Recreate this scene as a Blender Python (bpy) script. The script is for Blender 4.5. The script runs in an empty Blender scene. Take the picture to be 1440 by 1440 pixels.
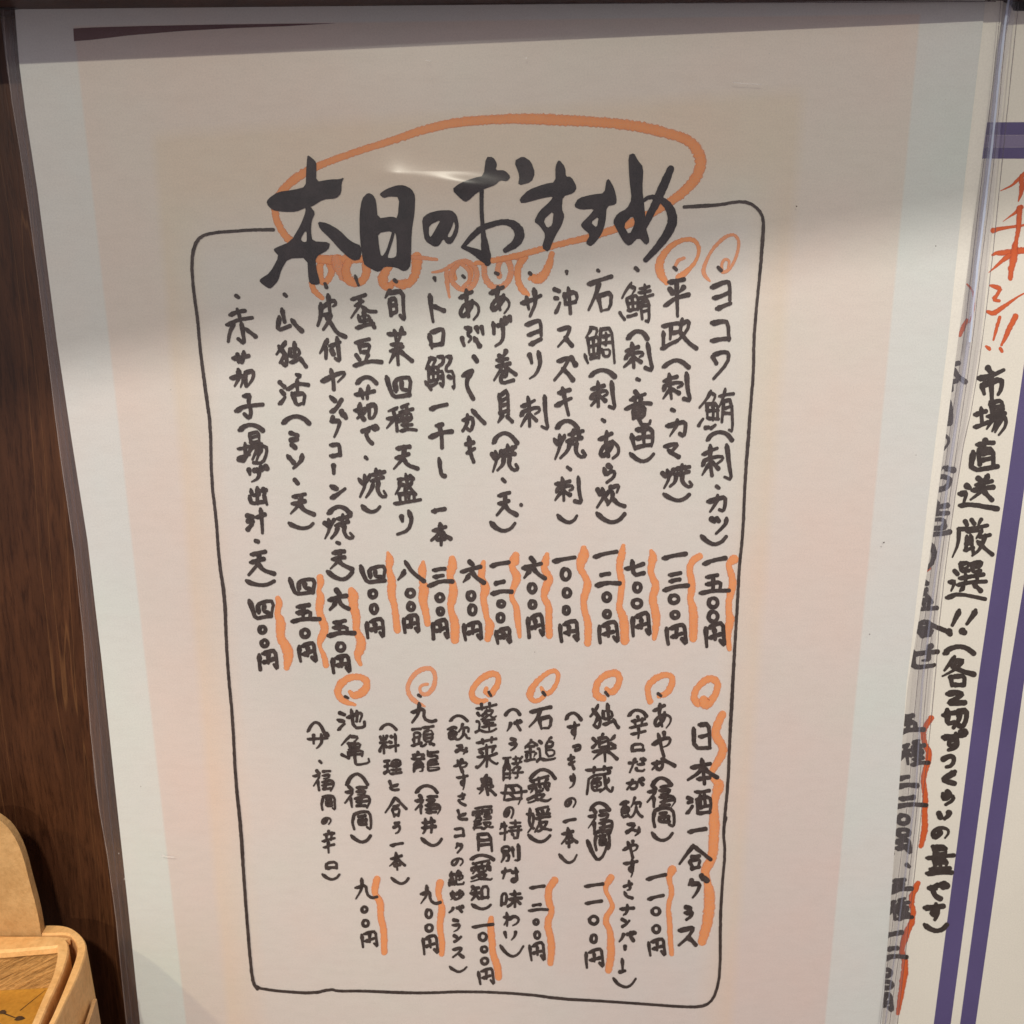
import bpy, bmesh, math, random
import numpy as np
from mathutils import Vector, Matrix, geometry
from mathutils.noise import noise as mnoise

# ---------------------------------------------------------------- camera, world, lamps
SC = bpy.context.scene
PITCH = math.radians(16.06)          # the phone looks down at the upright card
FPX = 1370.0                         # focal length in pixels of a 1440 px wide frame
CAM = Vector((0.0, -0.228, 0.0))
cam_d = bpy.data.cameras.new('camera')
cam_d.sensor_width = 36.0
cam_d.lens = FPX / 1440.0 * 36.0
cam_d.clip_start = 0.01
cam_d.clip_end = 20.0
cam_d.dof.use_dof = True
cam_d.dof.focus_distance = 0.232
cam_d.dof.aperture_fstop = 38.0
cam = bpy.data.objects.new('camera', cam_d)
SC.collection.objects.link(cam)
cam.location = CAM
cam.rotation_euler = (math.radians(90) - PITCH, 0, 0)
SC.camera = cam

world = bpy.data.worlds.new('World')
SC.world = world
world.use_nodes = True
bg = world.node_tree.nodes['Background']
bg.inputs[0].default_value = (1.0, 0.91, 1.0, 1)
bg.inputs[1].default_value = 0.44


def area(name, loc, target, size, power, col):
    l = bpy.data.lights.new(name, 'AREA')
    l.shape = 'DISK'
    l.size = size
    l.energy = power
    l.color = col
    o = bpy.data.objects.new(name, l)
    SC.collection.objects.link(o)
    o.location = loc
    d = Vector(target) - Vector(loc)
    o.rotation_euler = d.to_track_quat('-Z', 'Y').to_euler()
    return o


# lamp lighting all but the top strip; ceiling lamp cut by the added board
area('counter_lamp', (-0.12, -0.95, 0.400), (0, 0, -0.05), 0.012, 3.1, (1.0, 0.95, 0.80))
area('ceiling_lamp', (0.05, -1.00, 0.93), (0, 0, -0.10), 0.070, 12.0, (1.0, 0.92, 0.87))

sp_d = bpy.data.lights.new('tray_spot', 'SPOT')
sp_d.energy = 5.2
sp_d.color = (1.0, 0.80, 0.52)
sp_d.spot_size = math.radians(17)
sp_d.spot_blend = 0.7
sp_d.shadow_soft_size = 0.012
sp_o = bpy.data.objects.new('tray_spot', sp_d)
SC.collection.objects.link(sp_o)
sp_o.location = (-0.46, -0.46, 0.36)
sp_o.rotation_euler = (Vector((-0.125, -0.030, -0.185)) - sp_o.location).to_track_quat('-Z', 'Y').to_euler()

SC.view_settings.view_transform = 'Standard'
SC.view_settings.look = 'None'
SC.view_settings.exposure = 0.12
SC.view_settings.gamma = 1.0
SC.cycles.max_bounces = 8
SC.cycles.transparent_max_bounces = 16
SC.cycles.caustics_reflective = False
SC.cycles.caustics_refractive = False

rng = random.Random(11)
cp, sp = math.cos(PITCH), math.sin(PITCH)


def on_y(px, py, Y=0.0):
    """point of the upright plane y=Y seen at photo pixel (px, py)"""
    u = (px - 720.0) / FPX
    v = -(py - 720.0) / FPX
    dx, dy, dz = u, cp + v * sp, -sp + v * cp
    t = (Y - CAM.y) / dy
    return (CAM.x + dx * t, Y, CAM.z + dz * t)


def on_z(px, py, Z):
    """point of the level plane z=Z seen at photo pixel (px, py)"""
    u = (px - 720.0) / FPX
    v = -(py - 720.0) / FPX
    dx, dy, dz = u, cp + v * sp, -sp + v * cp
    t = (Z - CAM.z) / dz
    return (CAM.x + dx * t, CAM.y + dy * t, Z)


# ---------------------------------------------------------------- materials
def new_mat(name):
    m = bpy.data.materials.new(name)
    m.use_nodes = True
    nt = m.node_tree
    b = nt.nodes['Principled BSDF']
    return m, nt, b


def nd(nt, typ, **kw):
    n = nt.nodes.new(typ)
    for k, v in kw.items():
        setattr(n, k, v)
    return n


def mathn(nt, op, a, b=None, c=None, clamp=False):
    n = nt.nodes.new('ShaderNodeMath')
    n.operation = op
    n.use_clamp = clamp
    for i, s in enumerate((a, b, c)):
        if s is None:
            continue
        if isinstance(s, (int, float)):
            n.inputs[i].default_value = s
        else:
            nt.links.new(s, n.inputs[i])
    return n.outputs[0]


def mixc(nt, f, a, b, mode='MIX'):
    n = nt.nodes.new('ShaderNodeMix')
    n.data_type = 'RGBA'
    n.blend_type = mode
    for idx, s in ((0, f), (6, a), (7, b)):
        if isinstance(s, (int, float)):
            n.inputs[idx].default_value = s
        elif isinstance(s, tuple):
            n.inputs[idx].default_value = (*s, 1) if len(s) == 3 else s
        else:
            nt.links.new(s, n.inputs[idx])
    return n.outputs[2]


def noise_tex(nt, vec, scale, detail=4, rough=0.55, dist=0.0):
    n = nt.nodes.new('ShaderNodeTexNoise')
    n.inputs['Scale'].default_value = scale
    n.inputs['Detail'].default_value = detail
    n.inputs['Roughness'].default_value = rough
    n.inputs['Distortion'].default_value = dist
    if vec is not None:
        nt.links.new(vec, n.inputs['Vector'])
    return n


def mapping(nt, vec, scale=(1, 1, 1), rot=(0, 0, 0)):
    n = nt.nodes.new('ShaderNodeMapping')
    n.inputs['Scale'].default_value = scale
    n.inputs['Rotation'].default_value = rot
    nt.links.new(vec, n.inputs['Vector'])
    return n.outputs[0]


def ramp(nt, fac, stops):
    n = nt.nodes.new('ShaderNodeValToRGB')
    el = n.color_ramp.elements
    while len(el) < len(stops):
        el.new(0.5)
    for e, (p, c) in zip(el, stops):
        e.position = p
        e.color = (*c, 1) if len(c) == 3 else c
    nt.links.new(fac, n.inputs[0])
    return n.outputs[0]


def bump(nt, b, h, strength, dist):
    n = nt.nodes.new('ShaderNodeBump')
    n.inputs['Strength'].default_value = strength
    n.inputs['Distance'].default_value = dist
    nt.links.new(h, n.inputs['Height'])
    nt.links.new(n.outputs[0], b.inputs['Normal'])


def objco(nt):
    return nt.nodes.new('ShaderNodeTexCoord').outputs['Object']


def side(nt, x, z, p0, p1, soft, wob=None):
    """0..1 mask: 1 on the left of the sheet line p0->p1 (points in metres)"""
    (x0, z0), (x1, z1) = p0, p1
    L = math.hypot(x1 - x0, z1 - z0)
    a, b = -(z1 - z0) / L, (x1 - x0) / L
    c = -(a * x0 + b * z0)
    d = mathn(nt, 'ADD', mathn(nt, 'MULTIPLY', x, a), mathn(nt, 'MULTIPLY_ADD', z, b, c))
    if wob is not None:
        d = mathn(nt, 'ADD', d, wob)
    return mathn(nt, 'MULTIPLY_ADD', d, 1.0 / soft, 0.5, clamp=True)


def xz(px, py, Y=0.0):
    p = on_y(px, py, Y)
    return (p[0], p[2])


def paper_print_material():
    m, nt, b = new_mat('copied_paper')
    co = objco(nt)
    s = nd(nt, 'ShaderNodeSeparateXYZ')
    nt.links.new(co, s.inputs[0])
    x, z = s.outputs[0], s.outputs[2]
    low = noise_tex(nt, co, 28, 3, 0.6)
    mid = noise_tex(nt, mapping(nt, co, (160, 160, 520)), 1, 5, 0.7)
    fine = noise_tex(nt, co, 2600, 2, 0.6)
    wob = mathn(nt, 'MULTIPLY', mathn(nt, 'SUBTRACT', low.outputs[0], 0.5), 0.0014)
    # the copied sheet inside the white margin: left, right, top lines
    f = side(nt, x, z, xz(262, 1440), xz(104, 40), 0.0006)
    f = mathn(nt, 'SUBTRACT', 1.0, f)
    g = side(nt, x, z, xz(1160, 1440), xz(1294, 20), 0.0006)
    h = side(nt, x, z, xz(104, 37), xz(1294, 20), 0.0005)
    outer = mathn(nt, 'MULTIPLY', mathn(nt, 'MULTIPLY', f, g), mathn(nt, 'SUBTRACT', 1.0, h))
    # the sheet copied inside that one
    f2 = mathn(nt, 'SUBTRACT', 1.0, side(nt, x, z, xz(320, 1440), xz(214, 180), 0.0022, wob))
    g2 = side(nt, x, z, xz(1028, 1440), xz(1128, 130), 0.0030, wob)
    h2 = mathn(nt, 'SUBTRACT', 1.0, side(nt, x, z, xz(214, 190), xz(1128, 128), 0.0035, wob))
    inner = mathn(nt, 'MULTIPLY', mathn(nt, 'MULTIPLY', f2, g2), h2)
    # the pale paper inside the drawn border
    f3 = mathn(nt, 'SUBTRACT', 1.0, side(nt, x, z, xz(352, 1390), xz(262, 330), 0.010, wob))
    g3 = side(nt, x, z, xz(1000, 1400), xz(1078, 290), 0.010, wob)
    h3 = mathn(nt, 'SUBTRACT', 1.0, side(nt, x, z, xz(262, 320), xz(1078, 270), 0.016, wob))
    core = mathn(nt, 'MULTIPLY', mathn(nt, 'MULTIPLY', f3, g3), h3)
    # pinker towards the foot of the copy: lighting drift put into the print colour
    zt = mathn(nt, 'MULTIPLY_ADD', z, -6.0, 0.02, clamp=True)
    white = (0.705, 0.718, 0.675)
    tan = mixc(nt, zt, (0.730, 0.665, 0.585), (0.715, 0.625, 0.570))
    band = mixc(nt, zt, (0.725, 0.640, 0.520), (0.745, 0.625, 0.525))
    pale = mixc(nt, zt, (0.705, 0.675, 0.610), (0.705, 0.650, 0.600))
    c = mixc(nt, outer, white, tan)
    c = mixc(nt, inner, c, band)
    c = mixc(nt, core, c, pale)
    # print mottling: pink / green blotches and copier streaks
    blot = noise_tex(nt, co, 16, 4, 0.6)
    tint = ramp(nt, blot.outputs[0], [(0.28, (1.045, 0.975, 0.955)), (0.5, (1, 1, 1)), (0.72, (0.955, 1.02, 1.0))])
    c = mixc(nt, 1.0, c, tint, 'MULTIPLY')
    st = ramp(nt, mid.outputs[0], [(0.25, (0.955, 0.95, 0.945)), (0.55, (1, 1, 1)), (0.8, (1.02, 1.02, 1.02))])
    c = mixc(nt, 1.0, c, st, 'MULTIPLY')
    gr = ramp(nt, fine.outputs[0], [(0.25, (0.92, 0.92, 0.93)), (0.55, (1, 1, 1)), (0.8, (1.05, 1.04, 1.03))])
    c = mixc(nt, 1.0, c, gr, 'MULTIPLY')
    nt.links.new(c, b.inputs['Base Color'])
    b.inputs['Roughness'].default_value = 0.6
    b.inputs['Specular IOR Level'].default_value = 0.25
    bump(nt, b, fine.outputs[0], 0.12, 0.0001)
    return m


def plain_paper(name, col, var=0.03):
    m, nt, b = new_mat(name)
    co = objco(nt)
    n1 = noise_tex(nt, co, 35, 4)
    n2 = noise_tex(nt, co, 2200, 2)
    lo = tuple(k * (1 - var) for k in col)
    hi = tuple(k * (1 + var) for k in col)
    c = ramp(nt, n1.outputs[0], [(0.3, lo), (0.7, hi)])
    c = mixc(nt, 1.0, c, ramp(nt, n2.outputs[0], [(0.3, (0.95,) * 3), (0.7, (1.03,) * 3)]), 'MULTIPLY')
    nt.links.new(c, b.inputs['Base Color'])
    b.inputs['Roughness'].default_value = 0.6
    b.inputs['Specular IOR Level'].default_value = 0.25
    bump(nt, b, n2.outputs[0], 0.1, 0.0001)
    return m


def ink_material(name, dark, light, scale=420):
    m, nt, b = new_mat(name)
    co = objco(nt)
    n = noise_tex(nt, co, scale, 4, 0.6)
    n2 = noise_tex(nt, co, 2600, 2, 0.6)
    f = mathn(nt, 'MULTIPLY_ADD', n2.outputs[0], 0.35, mathn(nt, 'MULTIPLY', n.outputs[0], 0.65))
    c = ramp(nt, f, [(0.35, dark), (0.68, light)])
    nt.links.new(c, b.inputs['Base Color'])
    b.inputs['Roughness'].default_value = 0.55
    b.inputs['Specular IOR Level'].default_value = 0.3
    return m


def marker_material(name, col, edge, dry=0.0, pal=0.25):
    """felt marker: u runs across the stroke, v along it; ink pools at the edges"""
    m, nt, b = new_mat(name)
    uv = nd(nt, 'ShaderNodeUVMap')
    s = nd(nt, 'ShaderNodeSeparateXYZ')
    nt.links.new(uv.outputs[0], s.inputs[0])
    co = objco(nt)
    a = mathn(nt, 'ABSOLUTE', mathn(nt, 'MULTIPLY_ADD', s.outputs[0], 2.0, -1.0))
    n = noise_tex(nt, co, 300, 4, 0.6)
    n2 = noise_tex(nt, mapping(nt, uv.outputs[0], (9, 55, 1)), 1.0, 3, 0.6)
    e = mathn(nt, 'MULTIPLY', mathn(nt, 'POWER', a, 2.5), 0.9)
    f = mathn(nt, 'MULTIPLY_ADD', n.outputs[0], 0.7, mathn(nt, 'SUBTRACT', e, 0.25), clamp=True)
    c = mixc(nt, f, col, edge)
    pale = tuple(min(1, k * 0.55 + 0.38) for k in col)
    c = mixc(nt, mathn(nt, 'MULTIPLY', ramp(nt, n2.outputs[0], [(0.42, (0, 0, 0)), (0.70, (1, 1, 1))]), pal + dry), c, pale)
    nt.links.new(c, b.inputs['Base Color'])
    b.inputs['Roughness'].default_value = 0.6
    b.inputs['Specular IOR Level'].default_value = 0.2
    # thin, slightly see-through and ragged at the very edge
    nf = noise_tex(nt, co, 1500, 3, 0.7)
    al = mathn(nt, 'MULTIPLY_ADD', mathn(nt, 'SUBTRACT', 1.0, a), 3.6, mathn(nt, 'MULTIPLY_ADD', nf.outputs[0], 2.0, -0.85), clamp=True)
    al = mathn(nt, 'SUBTRACT', al, mathn(nt, 'MULTIPLY', ramp(nt, n2.outputs[0], [(0.45, (0, 0, 0)), (0.7, (1, 1, 1))]), dry))
    al = mathn(nt, 'MULTIPLY', al, 0.90, clamp=True)
    nt.links.new(al, b.inputs['Alpha'])
    return m


def film_material(name, haze=0.03, tint=(1, 1, 1), rough=0.12, haze_col=(0.7, 0.72, 0.78), gloss=1.0, haze_streak=0.5):
    m, nt, b = new_mat(name)
    nt.nodes.remove(b)
    out = nt.nodes['Material Output']
    tr = nd(nt, 'ShaderNodeBsdfTransparent')
    tr.inputs[0].default_value = (*tint, 1)
    gl = nd(nt, 'ShaderNodeBsdfGlossy')
    gl.inputs['Roughness'].default_value = rough
    di = nd(nt, 'ShaderNodeBsdfDiffuse')
    di.inputs[0].default_value = (*haze_col, 1)
    # thin-sheet reflectance that is the same from either face
    ge = nd(nt, 'ShaderNodeNewGeometry')
    dt = nd(nt, 'ShaderNodeVectorMath', operation='DOT_PRODUCT')
    nt.links.new(ge.outputs['Normal'], dt.inputs[0])
    nt.links.new(ge.outputs['Incoming'], dt.inputs[1])
    ca = mathn(nt, 'SUBTRACT', 1.0, mathn(nt, 'ABSOLUTE', dt.outputs['Value']))
    frs = mathn(nt, 'MULTIPLY_ADD', mathn(nt, 'POWER', ca, 5.0), 0.9, 0.032)
    co = objco(nt)
    n = noise_tex(nt, mapping(nt, co, (22, 22, 7), (0, 0.25, 0)), 1, 4, 0.7, 0.6)  # streaks in the haze stand in for cloudy reflections on the film
    m1 = nd(nt, 'ShaderNodeMixShader')
    hz = mathn(nt, 'MULTIPLY', mathn(nt, 'MULTIPLY_ADD', n.outputs[0], haze_streak, 1.0 - haze_streak * 0.5), haze)
    nt.links.new(hz, m1.inputs[0])
    nt.links.new(tr.outputs[0], m1.inputs[1])
    nt.links.new(di.outputs[0], m1.inputs[2])
    m2 = nd(nt, 'ShaderNodeMixShader')
    nt.links.new(mathn(nt, 'MULTIPLY', frs, gloss, clamp=True), m2.inputs[0])
    nt.links.new(m1.outputs[0], m2.inputs[1])
    nt.links.new(gl.outputs[0], m2.inputs[2])
    nt.links.new(m2.outputs[0], out.inputs[0])
    return m


def dark_wood_material():
    m, nt, b = new_mat('dark_wood')
    co = objco(nt)
    w = mapping(nt, co, (1, 1, 1), (0, math.radians(-2.0), 0))
    warp = noise_tex(nt, mapping(nt, w, (30, 30, 5)), 1, 3, 0.5)
    wv = nd(nt, 'ShaderNodeVectorMath', operation='ADD')
    sc = nd(nt, 'ShaderNodeVectorMath', operation='SCALE')
    nt.links.new(warp.outputs[1], sc.inputs[0])
    sc.inputs[3].default_value = 0.012
    nt.links.new(w, wv.inputs[0])
    nt.links.new(sc.outputs[0], wv.inputs[1])
    broad = noise_tex(nt, mapping(nt, wv.outputs[0], (60, 60, 9)), 1, 5, 0.6)
    pores = noise_tex(nt, mapping(nt, wv.outputs[0], (1500, 1500, 110)), 1, 4, 0.7)
    fleck = noise_tex(nt, mapping(nt, wv.outputs[0], (380, 380, 42)), 1, 4, 0.65)
    vein = noise_tex(nt, mapping(nt, wv.outputs[0], (170, 170, 0.8)), 1, 2, 0.5)
    c = ramp(nt, broad.outputs[0], [(0.28, (0.040, 0.015, 0.006)), (0.5, (0.070, 0.027, 0.011)), (0.74, (0.108, 0.043, 0.016))])
    c = mixc(nt, 1.0, c, ramp(nt, fleck.outputs[0], [(0.3, (0.70, 0.68, 0.66)), (0.6, (1.05, 1.04, 1.02)), (0.78, (1.35, 1.30, 1.22))]), 'MULTIPLY')
    c = mixc(nt, 1.0, c, ramp(nt, pores.outputs[0], [(0.34, (0.52, 0.48, 0.46)), (0.52, (1.02, 1.0, 1.0))]), 'MULTIPLY')
    v = ramp(nt, mathn(nt, 'ABSOLUTE', mathn(nt, 'SUBTRACT', vein.outputs[0], 0.56)), [(0.0, (1, 1, 1)), (0.008, (0, 0, 0))])
    c = mixc(nt, mathn(nt, 'MULTIPLY', v, 0.22), c, (0.34, 0.165, 0.060))
    nt.links.new(c, b.inputs['Base Color'])
    b.inputs['Roughness'].default_value = 0.42
    b.inputs['Specular IOR Level'].default_value = 0.35
    bump(nt, b, pores.outputs[0], 0.35, 0.0003)
    return m


def pale_wood_material(name, c0, c1, rot=0.0, fibre=(260, 260, 34), dark=0.72, bmp=0.4):
    m, nt, b = new_mat(name)
    co = objco(nt)
    w = mapping(nt, co, (1, 1, 1), (0, rot, 0))
    f1 = noise_tex(nt, mapping(nt, w, fibre), 1, 5, 0.65, 0.4)
    f2 = noise_tex(nt, co, 60, 4, 0.6)
    f3 = noise_tex(nt, co, 900, 3, 0.6)
    c = ramp(nt, f1.outputs[0], [(0.25, c0), (0.6, c1)])
    c = mixc(nt, 1.0, c, ramp(nt, f2.outputs[0], [(0.28, (dark, dark * 0.94, dark * 0.86)), (0.6, (1, 1, 1))]), 'MULTIPLY')
    c = mixc(nt, 1.0, c, ramp(nt, f3.outputs[0], [(0.3, (0.86, 0.85, 0.82)), (0.6, (1.02, 1.02, 1.02))]), 'MULTIPLY')
    nt.links.new(c, b.inputs['Base Color'])
    b.inputs['Roughness'].default_value = 0.62
    b.inputs['Specular IOR Level'].default_value = 0.3
    h = mathn(nt, 'MULTIPLY_ADD', f3.outputs[0], 0.4, f1.outputs[0])
    bump(nt, b, h, bmp, 0.0006)
    return m


MAT = {}
MAT['copy'] = paper_print_material()
MAT['cream'] = plain_paper('cream_paper', (0.80, 0.775, 0.665))
MAT['backing'] = plain_paper('backing_paper', (0.84, 0.82, 0.72), 0.015)
MAT['ink'] = ink_material('brush_pen_ink', (0.028, 0.019, 0.017), (0.082, 0.060, 0.052))
MAT['title_ink'] = ink_material('thick_brush_ink', (0.009, 0.006, 0.009), (0.042, 0.030, 0.033), 190)
MAT['right_ink'] = ink_material('felt_pen_ink', (0.032, 0.023, 0.018), (0.062, 0.048, 0.040))
MAT['orange'] = marker_material('orange_marker', (0.90, 0.345, 0.110), (0.76, 0.225, 0.060), 0.10)
MAT['orange_dry'] = marker_material('dry_orange_marker', (0.88, 0.340, 0.130), (0.76, 0.240, 0.080), 0.38)
MAT['red'] = marker_material('vermilion_marker', (0.72, 0.125, 0.018), (0.50, 0.060, 0.014), 0.0, 0.06)
MAT['purple'] = plain_paper('purple_print', (0.100, 0.080, 0.200), 0.08)
MAT['purple_light'] = plain_paper('light_purple_print', (0.215, 0.185, 0.300), 0.05)
MAT['wedge'] = plain_paper('dark_copied_edge', (0.155, 0.085, 0.085), 0.2)
MAT['film'] = film_material('clear_film', 0.010, (0.99, 0.99, 0.99), 0.25, (0.8, 0.8, 0.8), 0.95, 2.0)
MAT['film_edge'] = film_material('film_margin', 0.07, (0.96, 0.955, 0.97), 0.16, (0.66, 0.65, 0.69), 1.2, 0.3)
MAT['film_left'] = film_material('film_margin_reflection', 0.085, (0.93, 0.92, 0.92), 0.18, (0.55, 0.52, 0.52), 1.3, 0.3)  # grey reflection on the left margin painted into its haze
MAT['bead'] = film_material('welded_bead', 0.14, (0.93, 0.93, 0.97), 0.10, (0.55, 0.60, 0.76), 2.2, 0.2)
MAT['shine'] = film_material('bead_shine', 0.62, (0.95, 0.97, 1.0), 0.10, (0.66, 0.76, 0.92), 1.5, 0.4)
MAT['edge_highlight'] = film_material('film_edge_highlight', 0.45, (0.9, 0.9, 0.9), 0.15, (0.40, 0.34, 0.31), 1.5, 0.4)
MAT['lint'] = film_material('lint', 0.6, (1, 1, 1), 0.3, (0.85, 0.83, 0.78), 1.0, 0.2)
MAT['lint_line'] = film_material('scratch', 0.45, (1, 1, 1), 0.2, (0.9, 0.88, 0.82), 2.0, 0.6)
MAT['weld'] = film_material('weld_line', 0.45, (0.62, 0.60, 0.62), 0.2, (0.16, 0.14, 0.15), 1.0, 0.2)
MAT['wood'] = dark_wood_material()
MAT['veneer'] = pale_wood_material('pale_veneer', (0.80, 0.43, 0.150), (0.90, 0.55, 0.225), 0.6, (200, 200, 34), 0.86, 0.25)
MAT['veneer_side_shaded'] = pale_wood_material('veneer_side_shaded', (0.50, 0.29, 0.12), (0.62, 0.38, 0.17), 1.3)  # darker copy of the veneer, the less lit side put into its colour
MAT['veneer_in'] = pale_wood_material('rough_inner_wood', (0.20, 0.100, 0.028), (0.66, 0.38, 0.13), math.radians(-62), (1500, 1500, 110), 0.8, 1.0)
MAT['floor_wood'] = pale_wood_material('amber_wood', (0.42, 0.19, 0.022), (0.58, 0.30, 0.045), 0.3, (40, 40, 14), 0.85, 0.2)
MAT['paddle'] = pale_wood_material('tan_board', (0.52, 0.30, 0.115), (0.62, 0.385, 0.165), 0.2, (240, 240, 160), 0.78, 0.4)
m_, nt_, b_ = new_mat('black_plastic')
n_ = noise_tex(nt_, objco(nt_), 400, 3)
nt_.links.new(ramp(nt_, n_.outputs[0], [(0.3, (0.010, 0.009, 0.010)), (0.7, (0.022, 0.019, 0.020))]), b_.inputs['Base Color'])
b_.inputs['Roughness'].default_value = 0.35
MAT['black'] = m_
m_, nt_, b_ = new_mat('dark_stain')
n_ = noise_tex(nt_, objco(nt_), 800, 3)
nt_.links.new(ramp(nt_, n_.outputs[0], [(0.3, (0.03, 0.014, 0.006)), (0.7, (0.08, 0.04, 0.015))]), b_.inputs['Base Color'])
b_.inputs['Roughness'].default_value = 0.7
MAT['stain'] = m_


# ---------------------------------------------------------------- object helpers
def link(name, me, mat, parent=None, **props):
    if mat is not None:
        me.materials.append(mat)
    o = bpy.data.objects.new(name, me)
    SC.collection.objects.link(o)
    if parent is not None:
        o.parent = parent
        o.matrix_parent_inverse = parent.matrix_basis.inverted()
    for k, v in props.items():
        o[k] = v
    return o


def thing(name, loc, label, cat, group=None):
    o = bpy.data.objects.new(name, None)
    o.empty_display_size = 0.02
    SC.collection.objects.link(o)
    o.location = loc
    o['label'] = label
    o['category'] = cat
    if group:
        o['group'] = group
    return o


def mesh_from(name, vs, fs, uvs=None):
    me = bpy.data.meshes.new(name)
    me.from_pydata([tuple(v) for v in vs], [], fs)
    if uvs is not None:
        l = me.uv_layers.new(name='UVMap')
        for p in me.polygons:
            for li in p.loop_indices:
                l.data[li].uv = uvs[me.loops[li].vertex_index]
    me.update()
    return me


def smooth_poly(pts, it=1):
    """corner cutting that keeps the two ends; rows may carry a width"""
    pts = [tuple(p) for p in pts]
    for _ in range(it):
        if len(pts) < 3:
            return pts
        q = [pts[0]]
        for a, b in zip(pts[:-1], pts[1:]):
            q.append(tuple(0.75 * i + 0.25 * j for i, j in zip(a, b)))
            q.append(tuple(0.25 * i + 0.75 * j for i, j in zip(a, b)))
        q.append(pts[-1])
        pts = q
    return pts


def resample(pts, step):
    out = [pts[0]]
    for a, b in zip(pts[:-1], pts[1:]):
        n = max(1, int(math.hypot(b[0] - a[0], b[1] - a[1]) / step))
        for i in range(1, n + 1):
            t = i / n
            out.append(tuple(p + (q - p) * t for p, q in zip(a, b)))
    return out


class Ink:
    """strokes laid on an upright plane; every stroke is one strip with round ends"""

    def __init__(self, Y=0.0):
        self.Y = Y
        self.v, self.f, self.uv = [], [], []
        self.k = 0

    def stroke(self, pts, jit=0.0, step=2.0, it=1, cap=True):
        """pts: (px, py, width px)"""
        pts = smooth_poly(pts, it)
        pts = resample(pts, step)
        P = [pts[0]]
        for p in pts[1:]:
            if math.hypot(p[0] - P[-1][0], p[1] - P[-1][1]) > 0.25:
                P.append(p)
        if len(P) < 2:
            P.append((P[0][0] + 0.3, P[0][1] + 0.3, P[0][2]))
        n = len(P)
        seed = rng.random() * 100
        T = []
        for i in range(n):
            a, b = P[max(0, i - 1)], P[min(n - 1, i + 1)]
            dx, dy = b[0] - a[0], b[1] - a[1]
            L = math.hypot(dx, dy) or 1
            T.append((dx / L, dy / L))
        rows = []
        s = 0.0

        def row(x, y, w, t, s):
            nx, ny = -t[1], t[0]
            j1 = 1 + jit * mnoise(Vector((x * 0.33, y * 0.33, seed)))
            j2 = 1 + jit * mnoise(Vector((x * 0.33, y * 0.33, seed + 9)))
            h = w * 0.5
            rows.append(((x + nx * h * j1, y + ny * h * j1), (x - nx * h * j2, y - ny * h * j2), s))
        if cap:
            x, y, w = P[0]
            t = T[0]
            for a in (0.95, 0.7, 0.35):
                row(x - t[0] * w * 0.5 * a, y - t[1] * w * 0.5 * a, w * math.sqrt(1 - a * a), t, -a * w * .5)
        for i in range(n):
            if i:
                s += math.hypot(P[i][0] - P[i - 1][0], P[i][1] - P[i - 1][1])
            row(P[i][0], P[i][1], P[i][2], T[i], s)
        if cap:
            x, y, w = P[-1]
            t = T[-1]
            for a in (0.35, 0.7, 0.95):
                row(x + t[0] * w * 0.5 * a, y + t[1] * w * 0.5 * a, w * math.sqrt(1 - a * a), t, s + a * w * .5)
        Y = self.Y - 3e-6 * (self.k % 24)
        self.k += 1
        b0 = len(self.v)
        for l, r, s in rows:
            Y -= 1.5e-7
            self.v.append(on_y(l[0], l[1], Y))
            self.v.append(on_y(r[0], r[1], Y))
            self.uv.append((0.0, s * 0.01))
            self.uv.append((1.0, s * 0.01))
        for i in range(len(rows) - 1):
            a = b0 + 2 * i
            self.f.append((a, a + 2, a + 3, a + 1))

    def poly(self, pts, holes=(), it=1):
        def closed(q):
            for _ in range(it):
                o = []
                for a, b in zip(q, q[1:] + q[:1]):
                    o.append((a[0] * .8 + b[0] * .2, a[1] * .8 + b[1] * .2))
                    o.append((a[0] * .2 + b[0] * .8, a[1] * .2 + b[1] * .8))
                q = o
            return q
        loops = [closed(list(pts))] + [closed(list(h)) for h in holes]
        Y = self.Y - 3e-6 * (self.k % 24)
        self.k += 1
        tri = geometry.tessellate_polygon([[Vector((p[0], p[1], 0)) for p in l] for l in loops])
        flat = [p for l in loops for p in l]
        b0 = len(self.v)
        for p in flat:
            self.v.append(on_y(p[0], p[1], Y))
            self.uv.append((0.5, p[1] * 0.01))
        for t in tri:
            self.f.append(tuple(b0 + i for i in t))

    def build(self, name, mat, parent, **props):
        me = mesh_from(name, self.v, self.f, self.uv)
        return link(name, me, mat, parent, **props)


def slab(name, outline, Y, thick, mat, parent=None, **props):
    """upright sheet: outline in photo pixels on plane y=Y, thickness away from the camera"""
    bm = bmesh.new()
    f = [bm.verts.new(on_y(p[0], p[1], Y)) for p in outline]
    bk = [bm.verts.new((v.co.x, Y + thick, v.co.z)) for v in f]
    bm.faces.new(f)
    bm.faces.new(bk[::-1])
    n = len(f)
    for i in range(n):
        j = (i + 1) % n
        bm.faces.new((f[j], f[i], bk[i], bk[j]))
    bmesh.ops.recalc_face_normals(bm, faces=bm.faces)
    me = bpy.data.meshes.new(name)
    bm.to_mesh(me)
    bm.free()
    return link(name, me, mat, parent, **props)


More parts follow.
